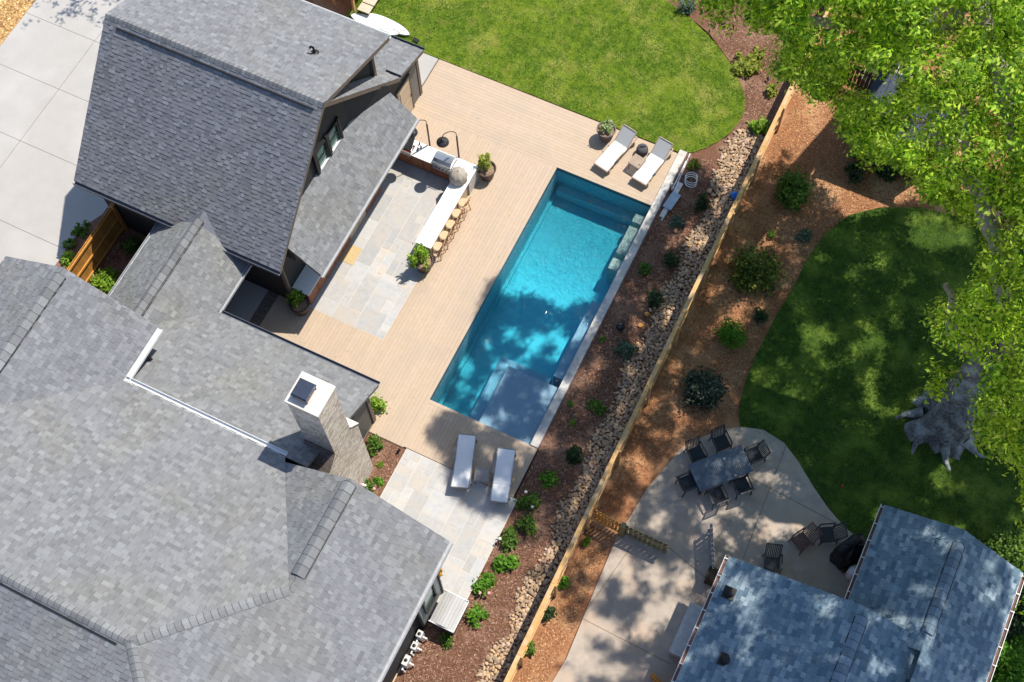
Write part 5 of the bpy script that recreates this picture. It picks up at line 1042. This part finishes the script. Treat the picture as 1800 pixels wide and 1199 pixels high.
# ================================================================== RIVER ROCKS, CHIPS, GRASS
def rocks():
    rr = random.Random(5); V_ = []; F_ = []; C_ = []
    edge = [(-24, 6.2), (-13, 6.22), (-8, 6.1), (-4.6, 6.0), (-2, 6.05), (0, 6.1), (1.5, 6.0), (2.6, 5.85), (3.4, 5.6), (3.9, 5.5), (4.4, 5.75), (4.8, 6.0)]
    oct_ = [(1, 0, 0), (0, 1, 0), (-1, 0, 0), (0, -1, 0), (.65, .65, .5), (-.65, .65, .5), (-.65, -.65, .5), (.65, -.65, .5), (0, 0, .95), (0, 0, -.6)]
    of = [(0, 4, 7), (0, 1, 4), (1, 5, 4), (1, 2, 5), (2, 6, 5), (2, 3, 6), (3, 7, 6), (3, 0, 7), (4, 8, 7), (5, 8, 4), (6, 8, 5), (7, 8, 6), (0, 9, 1), (1, 9, 2), (2, 9, 3), (3, 9, 0)]
    y = -22.
    while y < 4.8:
        xl = np.interp(y, [e[0] for e in edge], [e[1] for e in edge]) + rr.uniform(-.14, .14) + .10 * math.sin(y * 2.1)
        x = xl; 
        while x < 7.04:
            s = rr.uniform(.04, .08) if rr.random() < .92 else rr.uniform(.08, .12); a = rr.uniform(0, 6.3); asp = rr.uniform(.6, .95); t = rr.uniform(.45, .7); ca, sa = math.cos(a), math.sin(a)
            cx_, cy_ = x + rr.uniform(-.04, .04), y + rr.uniform(-.05, .05); b = len(V_)
            for v in oct_:
                j = rr.uniform(.85, 1.15); p = (v[0] * s * j, v[1] * s * asp * j, v[2] * s * t); V_.append((cx_ + p[0] * ca - p[1] * sa, cy_ + p[0] * sa + p[1] * ca, -.02 + p[2] + rr.uniform(0, .02)))
            k = rr.uniform(.55, 1.25); h = rr.random(); c = (k * (1.1 if h < .3 else 1), k, k * (.85 if h < .3 else 1.0 if h < .8 else 1.12))
            for f in of: F_.append(tuple(b + i for i in f)); C_.append(c)
            x += s * 1.5
        y += .088
    mb = MB(); mb.v = V_; mb.f = F_; mb.c = C_; mb.m = [0] * len(F_); return mb
tag(rocks().build('river_rocks', M['rock'], smooth=False, uv=False), kind='stuff', label='strip of tan river rocks along the board fence')
def poly_pts(poly, n, r):
    P = np.array(poly); lo, hi = P.min(0), P.max(0); out = []
    while len(out) < n:
        q = r.uniform(lo, hi, size=(n, 2)); ins = np.zeros(len(q), bool)
        for i in range(len(P)):
            a, b = P[i], P[(i + 1) % len(P)]; c = (a[1] > q[:, 1]) != (b[1] > q[:, 1]); xx = (b[0] - a[0]) * (q[:, 1] - a[1]) / (b[1] - a[1] + 1e-12) + a[0]; ins ^= c & (q[:, 0] < xx)
        out += list(q[ins])
    return np.array(out[:n])
def blades(name, poly, n, z, cols, h, w_, lab, seed, patch=.0):
    r = np.random.default_rng(seed); p = poly_pts(poly, n, r)
    a = r.uniform(0, 6.283, n); lean = r.normal(size=(n, 2)) * h * .55; hh = h * r.uniform(.5, 1.2, n); d = np.stack([np.cos(a), np.sin(a)], 1) * w_
    v = np.zeros((n, 3, 3)); v[:, 0, :2] = p - d; v[:, 1, :2] = p + d; v[:, 2, :2] = p + lean; v[:, :2, 2] = z; v[:, 2, 2] = z + hh
    nz = np.array([noise.noise((x * .55, y * .55, seed)) * .5 + noise.noise((x * 2.6, y * 2.6, seed + 3)) * .55 + noise.noise((x * 6, y * 6, seed + 5)) * .4 for x, y in p])
    t = np.clip(nz * 3.0 + .38, 0, 1)[:, None]; C0 = np.array(cols, float); c = C0[0] * (1 - t) + C0[1] * t
    dry = (np.array([noise.noise((x * 1.7 + 9, y * 1.7, seed + 7)) + .3 * noise.noise((x * 5, y * 5, 1)) for x, y in p]) > .40)[:, None]; c = np.where(dry, C0[2] * .6 + c * .4, c)
    c = c * r.uniform(.7, 1.35, n)[:, None]; o = leafmesh(name, v.reshape(-1, 3), c, M['grass'], k=3); tag(o, lab, kind='stuff')
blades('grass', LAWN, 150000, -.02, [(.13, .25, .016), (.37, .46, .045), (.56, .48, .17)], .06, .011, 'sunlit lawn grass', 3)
blades('grass', LAWN2, 90000, -.075, [(.07, .15, .012), (.15, .24, .025), (.22, .25, .05)], .06, .013, 'shady lawn grass', 8)  # blade colours darkened too, tree shade put into the grass
def chips(name, polys, n, z, cols, ln, lab, seed):
    r = np.random.default_rng(seed); P = []
    for poly, k in polys: P.append(poly_pts(poly, int(n * k), r))
    P = np.concatenate(P); m_ = len(P); a = r.uniform(0, 6.283, m_); L_ = ln * r.uniform(.4, 1.3, m_)[:, None]; W_2 = L_ * r.uniform(.2, .45, m_)[:, None]
    u = np.stack([np.cos(a), np.sin(a)], 1); w2 = np.stack([-np.sin(a), np.cos(a)], 1); v = np.zeros((m_, 4, 3)); zz = r.uniform(.0, .02, (m_, 4))
    v[:, 0, :2] = P - u * L_ - w2 * W_2; v[:, 1, :2] = P + u * L_ - w2 * W_2; v[:, 2, :2] = P + u * L_ + w2 * W_2; v[:, 3, :2] = P - u * L_ + w2 * W_2; v[:, :, 2] = z + .004 + zz
    c = np.asarray(cols, float)[r.integers(0, len(cols), m_)] * r.uniform(.6, 1.3, m_)[:, None]; tag(leafmesh(name, v.reshape(-1, 3), c, M['chip']), lab, kind='stuff')
MC = [(.28, .14, .085), (.17, .08, .05), (.36, .21, .14), (.14, .065, .045), (.42, .28, .20)]
chips('bark_chips', [([(4.46, -22), (6.3, -22), (6.3, -1), (5.6, 3), (4.6, 2.7), (4.46, 2.6)], .55), ([(5.2, 7), (5.8, 5), (5.6, 4.6), (7.05, 4.6), (7.05, 14), (1.5, 10)], .3), ([(-1.35, -16), (.1, -16), (.1, -13.02), (-1.35, -13.02)], .06), ([(3.6, -24), (4.5, -24), (4.5, -18), (3.6, -18)], .09)], 42000, -.06, MC, .03, 'scattered bark chips', 4)
chips('bark_chips', [([(-14, -14), (-11.4, -14), (-11.4, -9.7), (-14, -9.7)], 1)], 4000, .0, MC, .03, 'bark chips inside the fenced corner', 5)
chips('pine_straw', [([(7.3, -12), (9.2, -8.2), (10.2, -6.6), (10, -3), (10.4, 1), (12, 4), (14, 4.6), (14, 8), (7.3, 8)], .8), ([(7.3, -22), (8.2, -22), (8.2, -12.6), (7.3, -12.6)], .2)], 36000, -.16, [(.50, .26, .13), (.38, .18, .085), (.60, .36, .19), (.27, .12, .055)], .03, 'scattered pine straw on bare soil', 6)
chips('dry_leaves', [([(-31, -12), (-23.65, -12), (-23.65, 3), (-31, 3)], 1)], 12000, -.05, [(.75, .50, .2), (.55, .3, .1), (.35, .18, .07), (.85, .62, .32)], .05, 'golden leaf litter at the driveway edge', 7)

q = np.concatenate([np.stack([rng.uniform(.2, 3.9, 70), rng.uniform(-10.7, -.3, 70), np.full(70, -.105)], 1), np.stack([rng.uniform(-6, 4, 60), rng.uniform(-12.9, 2.5, 60), np.full(60, .006)], 1)])
q = q[(q[:, 2] < 0) | ~((q[:, 0] > -.1) & (q[:, 1] < .1) & (q[:, 1] > -11))]
v_, c_ = leaves(q, .028, [(.45, .32, .12), (.3, .2, .08), (.25, .3, .06)], up=6, seed=77); tag(leafmesh('fallen_leaves', v_, c_, M['shrubleaf']), 'few fallen leaves on deck and water', kind='stuff')
# ================================================================== TREES
def inside(pts, poly):
    q = np.asarray(pts); ins = np.zeros(len(q), bool); P = np.array(poly, float)
    for i in range(len(P)):
        a, b = P[i], P[(i + 1) % len(P)]; c = (a[1] > q[:, 1]) != (b[1] > q[:, 1]); xx = (b[0] - a[0]) * (q[:, 1] - a[1]) / (b[1] - a[1] + 1e-12) + a[0]; ins ^= c & (q[:, 0] < xx)
    return ins
def project(P):
    q = (P - CP) @ CR.T; return np.stack([CX + FOC * q[:, 0] / q[:, 2], CY + FOC * q[:, 1] / q[:, 2]], 1)
def unproject(px, z):
    d = np.stack([(px[:, 0] - CX) / FOC, (px[:, 1] - CY) / FOC, np.ones(len(px))], 1) @ CR; t = (z - CP[2]) / d[:, 2]; return CP + d * t[:, None]
# silhouettes of the crowns and the ground they shade, both as seen in the photograph
CROWN = [[(1232, -60), (1238, 22), (1250, 45), (1262, 58), (1290, 60), (1318, 50), (1345, 40), (1372, 62), (1392, 74), (1372, 100), (1362, 118), (1372, 132), (1400, 138), (1418, 155), (1445, 168), (1468, 160), (1482, 138), (1480, 108), (1500, 100), (1540, 122), (1570, 118), (1600, 96), (1640, 110), (1700, 100), (1860, -60)],
         [(1478, 168), (1500, 162), (1532, 176), (1560, 172), (1585, 150), (1600, 100), (1640, 60), (1860, -60), (1860, 812), (1790, 808), (1755, 795), (1738, 775), (1722, 735), (1735, 695), (1742, 650), (1722, 622), (1690, 606), (1648, 600), (1640, 565), (1660, 535), (1712, 505), (1738, 470), (1730, 430), (1745, 395), (1700, 385), (1655, 350), (1620, 330), (1595, 300), (1566, 285), (1530, 290), (1505, 270), (1495, 238), (1475, 218), (1470, 190)],
         [(1640, 640), (1672, 628), (1690, 660), (1668, 690), (1640, 690)]]
GAPS = [((1552, 148), 34, 26), ((1612, 215), 36, 24), ((1580, 238), 30, 14), ((1660, 200), 22, 16), ((1700, 255), 18, 24), ((1445, 25), 34, 26), ((1660, 320), 10, 12), ((1760, 380), 10, 22), ((1745, 540), 10, 8)]
SHADE = [[(1212, 285), (1180, 330), (1150, 375), (1138, 400), (1100, 432), (1080, 478), (1020, 492), (962, 468), (900, 470), (862, 500), (840, 560), (815, 640), (800, 700), (752, 765), (785, 812), (790, 862), (850, 905), (905, 905), (888, 960), (925, 1010), (965, 1040), (1000, 1060), (985, 1140), (960, 1260), (1900, 1260), (1900, 330), (1600, 350), (1500, 395), (1450, 330), (1400, 290), (1368, 235), (1345, 290), (1310, 340), (1270, 340), (1240, 300)]]
LIT = [((925, 602), 26, 18), ((891, 545), 13, 12), ((928, 532), 12, 10), ((969, 560), 20, 16), ((1012, 550), 20, 12), ((1010, 576), 16, 10), ((1033, 536), 13, 9), ((935, 596), 14, 13), ((847, 604), 14, 22), ((803, 690), 30, 24), ((858, 735), 14, 12), ((892, 722), 11, 10), ((968, 680), 16, 9), ((880, 648), 12, 22), ((930, 778), 24, 12), ((905, 800), 14, 14), ((820, 850), 14, 10), ((858, 800), 10, 8),
       ((1220, 425), 30, 18), ((1190, 420), 24, 10), ((1075, 520), 16, 10), ((1120, 590), 16, 36), ((1050, 650), 16, 26), ((1180, 560), 20, 26), ((1240, 660), 18, 12), ((1255, 505), 18, 16), ((1300, 540), 18, 34), ((1390, 260), 50, 30), ((1440, 290), 40, 20), ((1350, 420), 20, 12), ((1130, 815), 16, 34), ((1160, 760), 22, 18), ((1190, 720), 14, 12), ((1165, 700), 12, 12), ((1075, 850), 12, 12), ((1100, 870), 10, 8),
       ((1245, 905), 16, 10), ((1280, 898), 22, 10), ((1345, 840), 20, 12), ((1360, 920), 26, 12), ((1350, 945), 16, 16), ((1400, 898), 14, 10), ((1330, 930), 12, 14), ((1420, 930), 16, 8), ((1280, 955), 8, 10), ((1235, 870), 12, 8), ((1310, 840), 10, 12), ((1245, 835), 12, 12),
       ((1090, 1000), 34, 16), ((1150, 1010), 26, 22), ((1190, 1015), 26, 22), ((1110, 1040), 20, 14), ((1050, 1105), 40, 18), ((1110, 1120), 26, 16), ((1160, 1070), 24, 22), ((1010, 1150), 34, 26), ((1070, 1180), 26, 14), ((1130, 1180), 24, 12), ((975, 1180), 26, 20),
       ((1430, 600), 38, 30), ((1530, 600), 36, 28), ((1370, 700), 34, 18), ((1530, 690), 20, 30), ((1570, 720), 16, 12), ((1490, 480), 16, 10), ((1550, 460), 16, 20), ((1640, 410), 50, 30), ((1620, 380), 30, 14), ((1680, 420), 40, 26), ((1500, 530), 12, 8), ((1610, 800), 20, 12), ((1660, 830), 20, 28), ((1580, 560), 10, 10), ((1460, 640), 20, 10),
       ((1320, 1050), 16, 26), ((1310, 1090), 14, 10), ((1430, 1085), 14, 26), ((1485, 1105), 12, 10), ((1500, 1120), 14, 12), ((1580, 1110), 24, 14), ((1610, 1145), 18, 26), ((1640, 1080), 18, 12), ((1610, 1050), 12, 12), ((1680, 1000), 16, 6), ((1760, 1030), 10, 24), ((1740, 1050), 16, 10), ((1450, 1190), 16, 10), ((1520, 1190), 24, 12), ((1310, 1140), 12, 14), ((1220, 1120), 20, 20), ((1600, 1180), 20, 14)]
_rf = random.Random(12)
LIT += [((_rf.uniform(1010, 1800), _rf.uniform(330, 1190)), _rf.uniform(6, 15), _rf.uniform(5, 12)) for _ in range(230)] + [((_rf.uniform(800, 1090), _rf.uniform(500, 790)), _rf.uniform(5, 10), _rf.uniform(5, 9)) for _ in range(26)]
NROOF = [(1282, 978), (1500, 1050), (1557, 888), (1690, 930), (1797, 1005), (1727, 1230), (1170, 1230)]
def blob(px, E_, grow=1.0):
    m_ = np.zeros(len(px), bool); wob = np.array([noise.noise((x * .06, y * .06, .5)) + .8 * noise.noise((x * .15, y * .15, 4.5)) for x, y in px]) * 1.1
    for (c, a, b) in E_:
        if c[0] > 1360 and c[1] < 880 and E_ is LIT: a, b = a * .85, b * .85
        elif E_ is LIT and (c[1] > 880 or c[0] < 1045): a, b = a * 1.3, b * 1.3
        elif E_ is LIT: a, b = a * .85, b * .85
        m_ |= ((px[:, 0] - c[0]) / (a * grow)) ** 2 + ((px[:, 1] - c[1]) / (b * grow)) ** 2 < 1 + wob
    return m_
def in_frame(px, mrg=6): return (px[:, 0] > -mrg) & (px[:, 0] < 1800 + mrg) & (px[:, 1] > -mrg) & (px[:, 1] < 1199 + mrg)
def in_crown(px):
    m_ = np.zeros(len(px), bool)
    for p in CROWN: m_ |= inside(px, p)
    return m_ & ~blob(px, GAPS)
def in_shade(px):
    m_ = np.zeros(len(px), bool)
    for p in SHADE: m_ |= inside(px, p)
    return m_
def ok_place(P, strict=True):
    """foliage at P may stand there when it hides nothing the photo shows and shades nothing the photo shows sunlit"""
    px = project(P); see = ~in_frame(px, 12) | in_crown(px)
    S = P - np.outer(P[:, 2], SUN); sx = project(S); f = in_frame(sx, 4)
    sh_ok = ~f | in_shade(sx) | in_crown(sx)
    lit = f & blob(sx, LIT, 1.2) & ~in_crown(sx) & ~inside(sx, NROOF)
    s2 = project(P - np.outer(P[:, 2] - 3.4, SUN)); lit |= inside(s2, NROOF) & blob(s2, LIT, 1.2)
    return see & sh_ok & ~lit
r = np.random.default_rng(21)
# (1) foliage that is seen
cand = []
for _ in range(3):
    n = 60000; px = np.stack([r.uniform(1225, 1830, n), r.uniform(-50, 830, n)], 1); px = px[in_crown(px)]
    z = r.uniform(3.5, 15.5, len(px)); P = unproject(px, z); cand.append(P[ok_place(P)])
A_ = np.concatenate(cand)
# keep clumps: noise in space decides where boughs are
nz = np.array([noise.noise((p[0] * .55, p[1] * .55, p[2] * .55)) + .35 * noise.noise((p[0] * 1.7, p[1] * 1.7, p[2] * 1.7)) for p in A_]); A_ = A_[nz > .30]; r.shuffle(A_, axis=0)
A_ = A_[:560]
# (2) foliage known only by the shade it throws
n = 50000; g_ = np.stack([r.uniform(740, 1830, n), r.uniform(230, 1230, n)], 1); g_ = g_[in_shade(g_)]; g_ = g_[~blob(g_, LIT, 1.2)]
fl = np.array([noise.noise((x * .05, y * .05, 9.)) + .45 * noise.noise((x * .13, y * .13, 2.)) for x, y in g_]); g_ = g_[fl < np.where((g_[:, 0] < 1340) & (g_[:, 1] < 880), .52, .36)]
S = unproject(g_, np.where(inside(g_, NROOF), 3.4, 0.0)); B_ = []; left = S
Gx = project(S); side = (Gx[:, 0] < 1340) | (Gx[:, 1] > 850) | (Gx[:, 1] < 350) | (r.random(len(S)) < .85)
for tr in range(60):                       # first choice: inside the crown that is seen; else the part of the crown beyond the frame
    h = r.uniform(4, 15, len(left)) if tr < 16 else r.uniform(10, 20, len(left)) if tr < 45 else r.uniform(15, 25, len(left)); P = left + np.outer(h, SUN); k = ok_place(P)
    if tr < 16: k &= in_frame(project(P), 40) & (r.random(len(left)) < .15)
    else: k &= side
    B_.append(P[k]); left = left[~k]; side = side[~k]
B_ = np.concatenate(B_); bpx = project(B_); vis = in_frame(bpx, 0)
nzb = np.array([noise.noise((p[0] * .8, p[1] * .8, p[2] * .8)) + .4 * noise.noise((p[0] * 2.2, p[1] * 2.2, p[2] * 2.2)) for p in B_])
print('B', len(B_), 'visible', vis.sum(), 'left', len(left), 'A', len(A_))
B_ = B_[(~vis) | (nzb > .20)]; print('B kept', len(B_)); r.shuffle(B_, axis=0); B_ = B_[:21000]
def sprigs(C_, per, rad, size, cols, seed):
    rr = np.random.default_rng(seed); p = np.repeat(C_, per, 0) + rr.normal(size=(len(C_) * per, 3)) * rad
    return leaves(p, size, cols, seed=seed, up=.8, asp=.42)
LC = [(.24, .42, .022), (.38, .56, .035), (.085, .19, .014), (.52, .66, .09)]
oak = empty('oak_tree', (17.2, -3.65, -.07), 0, 'huge oak with a gnarled grey trunk at the right edge of the shady lawn', 'tree')
far = empty('tree', (12.5, 15.5, -.1), 0, 'leafy tree with pale limbs spreading over the fence at the top edge', 'tree')
def split(C_): return (C_[:, 1] < 4.5) | (C_[:, 0] > 15)
for nm, t_, org in (('oak', oak, np.array((17.2, -3.65, -.07))), ('far', far, np.array((12.5, 15.5, -.1)))):
    a = A_[split(A_)] if nm == 'oak' else A_[~split(A_)]; b = B_[split(B_)] if nm == 'oak' else B_[~split(B_)]
    v1, c1_ = sprigs(a, 84, (.24, .24, .08), .066, LC, 5); v2, c2_ = sprigs(b, 20, (.16, .16, .08), .074, LC, 6)
    c1_ = c1_ * np.repeat(r.uniform(.5, 1.4, len(a)), 84)[:, None]; c2_ = c2_ * np.repeat(r.uniform(.55, 1.25, len(b)), 20)[:, None]
    leafmesh('crown', np.concatenate([v1, v2]) - org, np.concatenate([c1_, c2_]), M['leaf'], t_)
# oak trunk: fluted, flaring into roots
mb = MB(); nseg = 40; rings = [(0, 1.28, 0, 0), (.25, 1.08, .02, 0), (.7, .96, .05, .02), (1.5, .90, .1, .05), (3, .86, .2, .15), (4.5, .92, .3, .3), (5.6, 1.05, .35, .4), (6.3, .9, .4, .45), (6.8, .5, .4, .45)]
for z, rad, dx, dy in rings:
    for k in range(nseg):
        a = 2 * math.pi * k / nseg; fl = 1 + (.20 if z > .5 else .34) * math.sin(a * 5 + 1 + z * .25) * (.5 + .5 * math.sin(a * 2 + .5)) + .08 * math.sin(a * 11 + z * 1.3) + .14 * noise.noise((math.cos(a) * 2, math.sin(a) * 2, z * .8))
        mb.v.append((dx + rad * fl * math.cos(a), dy + rad * fl * math.sin(a), z))
for i in range(len(rings) - 1):
    for k in range(nseg): k2 = (k + 1) % nseg; mb.f.append((i * nseg + k, i * nseg + k2, (i + 1) * nseg + k2, (i + 1) * nseg + k)); mb.c.append((1, 1, 1)); mb.m.append(0)
mb.f.append(tuple((len(rings) - 1) * nseg + k for k in range(nseg))); mb.c.append((1, 1, 1)); mb.m.append(0)
for a in (3.3, 4.1, 4.9, 5.7, 1.5):
    mb.tube([(.9 * math.cos(a), .9 * math.sin(a), .3), (1.5 * math.cos(a + .1), 1.5 * math.sin(a + .1), .05), (2.0 * math.cos(a + .25), 2.0 * math.sin(a + .25), -.12)], [.24, .10, .04], 9)
mb.build('trunk', M['bark'], oak, smooth=True)
def limb(t_, org, pts, rs, m='palebark'):
    pts = [Vector(p) for p in pts]; out = []; ro = []
    for i in range(len(pts) - 1):
        for k in range(5):
            f = k / 5; p = pts[i].lerp(pts[i + 1], f); p += Vector((noise.noise(p * .8), noise.noise(p * .8 + Vector((5, 0, 0))), noise.noise(p * .8 + Vector((0, 7, 0))))) * .28 * (0 if (i == 0 and k == 0) else 1); out.append(p - Vector(org)); ro.append(rs[i] * (1 - f) + rs[i + 1] * f)
    out.append(pts[-1] - Vector(org)); ro.append(rs[-1]); mb = MB(); mb.tube(out, ro, 12); return mb.build('limb', M[m], t_, smooth=True)
OO = (17.2, -3.65, -.07); top = (17.55, -3.2, 6.0)
def W3(px, z): return at(*px, z)
limb(oak, OO, [top, W3((1775, 560), 8.5), W3((1765, 470), 9.5), W3((1735, 355), 10.5), W3((1705, 250), 11.5), W3((1690, 190), 12.5)], [.62, .42, .32, .24, .17, .1])
limb(oak, OO, [top, W3((1700, 610), 7.5), W3((1668, 560), 9), W3((1660, 500), 10)], [.42, .3, .18, .08])
limb(oak, OO, [top, W3((1790, 600), 8.0), W3((1830, 520), 10.5), W3((1850, 380), 13)], [.7, .5, .4, .2])
limb(oak, OO, [W3((1735, 355), 10.5), W3((1690, 300), 10.8), W3((1640, 212), 11), W3((1560, 205), 11.2), W3((1505, 200), 11)], [.2, .16, .11, .07, .03])
limb(oak, OO, [W3((1690, 300), 10.8), W3((1620, 295), 10.4), W3((1560, 262), 10)], [.1, .07, .03])
limb(oak, OO, [top, (15, 0, 11), (12, 2, 14.5), (9.5, 4.2, 17)], [.5, .35, .22, .1])
limb(oak, OO, [top, W3((1740, 740), 8), W3((1800, 760), 10)], [.4, .25, .1])
OF = (12.5, 15.5, -.1)
limb(far, OF, [OF, (12.4, 15.3, 4), (12.2, 14.6, 8), W3((1640, -20), 10), W3((1760, -40), 12)], [.5, .42, .34, .22, .1]); 
limb(far, OF, [(12.3, 15.0, 6.5), W3((1600, 70), 9.5), W3((1515, 45), 10.2), W3((1450, 38), 10.4), W3((1398, 30), 10.2)], [.3, .22, .19, .15, .07])
limb(far, OF, [W3((1470, 42), 10.3), W3((1455, 80), 9.6), W3((1430, 110), 9)], [.09, .06, .02])
limb(far, OF, [W3((1600, 70), 9.5), W3((1690, 40), 11), W3((1705, -10), 12)], [.16, .2, .2])
# street tree by the driveway: only its shade reaches the picture
TW = (-20.5, 6.5, -.05); tw = empty('tree', TW, 0, 'small tree whose leaf shade falls on the top of the driveway', 'tree')
pc = unproject(np.array([(x, y) for x, y in ((128, 14), (140, 22), (118, 20), (150, 8), (108, 26), (92, 8), (165, 24), (175, 40), (104, 38), (135, 5), (125, 0), (120, -10), (150, -15), (160, 30), (50, 42), (60, 5), (180, 4), (130, 18), (124, 26))], float), np.zeros(19)); hh = np.full(19, 8.0) + np.linspace(0, 2.5, 19); pc = pc + hh[:, None] * SUN
rr2 = np.random.default_rng(4); cr_ = np.array((-19.5, 8.0, 9.0)) + rr2.normal(size=(260, 3)) * (1.5, 1.2, 1.2); px = project(cr_); cr_ = cr_[~in_frame(px, 20)]; ss = project(cr_ - np.outer(cr_[:, 2], SUN)); cr_ = cr_[~in_frame(ss, -2)]
v1, c1_ = sprigs(pc, 10, (.16, .16, .1), .10, LC, 9); v2, c2_ = sprigs(cr_, 22, (.25, .25, .15), .12, LC, 10); leafmesh('crown', np.concatenate([v1, v2]) - np.array(TW), np.concatenate([c1_, c2_]), M['leaf'], tw)
limb(tw, TW, [TW, (-20.3, 6.8, 4), (-19.6, 7.6, 8.5)], [.2, .15, .05]); limb(tw, TW, [(-20.3, 6.8, 4), (-19.4, 5.2, 7.2), (-18.4, 3.6, 8.6)], [.1, .06, .02])

# every far-apart piece of a part becomes a part of its own
def split_pieces(o):
    me = o.data; nv = len(me.vertices)
    if nv > 6000: return
    par = list(range(nv))
    def find(i):
        while par[i] != i: par[i] = par[par[i]]; i = par[i]
        return i
    for e in me.edges:
        a, b = find(e.vertices[0]), find(e.vertices[1])
        if a != b: par[max(a, b)] = min(a, b)
    rt = [find(i) for i in range(nv)]; ids = {r_: k for k, r_ in enumerate(sorted(set(rt)))}; K = len(ids)
    if K < 2 or K > 220: return
    co = np.array([v.co[:] for v in me.vertices]); isl = np.array([ids[x] for x in rt])
    lo = np.array([co[isl == k].min(0) for k in range(K)]); hi = np.array([co[isl == k].max(0) for k in range(K)]); sz = (hi - lo).max(1)
    gap = np.maximum(0, np.maximum(lo[:, None] - hi[None], lo[None] - hi[:, None])); near = np.sqrt((gap ** 2).sum(2)) <= np.maximum(.02, .5 * np.maximum(sz[:, None], sz[None]))
    q = list(range(K))
    def f2(i):
        while q[i] != i: i = q[i]
        return i
    for i in range(K):
        for j in range(i + 1, K):
            if near[i, j]:
                a, b = f2(i), f2(j)
                if a != b: q[max(a, b)] = min(a, b)
    grp = sorted({f2(i) for i in range(K)})
    if len(grp) < 2: return
    pg = np.array([f2(i) for i in range(K)])[isl]
    for gi, gk in enumerate(grp):
        m2 = me.copy(); bm = bmesh.new(); bm.from_mesh(m2); bm.verts.ensure_lookup_table(); bmesh.ops.delete(bm, geom=[v for v in bm.verts if pg[v.index] != gk], context='VERTS'); bm.to_mesh(m2); bm.free()
        if gi == 0: o.data = m2
        else: c = o.copy(); c.data = m2; col.objects.link(c); c.parent = o.parent; c.matrix_parent_inverse = o.matrix_parent_inverse
for o in list(col.objects):
    nm = o.name.split('.')[0]
    if o.type == 'MESH' and o.parent is not None and nm not in ('foliage', 'crown', 'flower', 'cabinet_door', 'roof', 'side_roof', 'low_roof', 'bark', 'gutter_strap', 'pickets', 'board_panel', 'stem'): split_pieces(o)
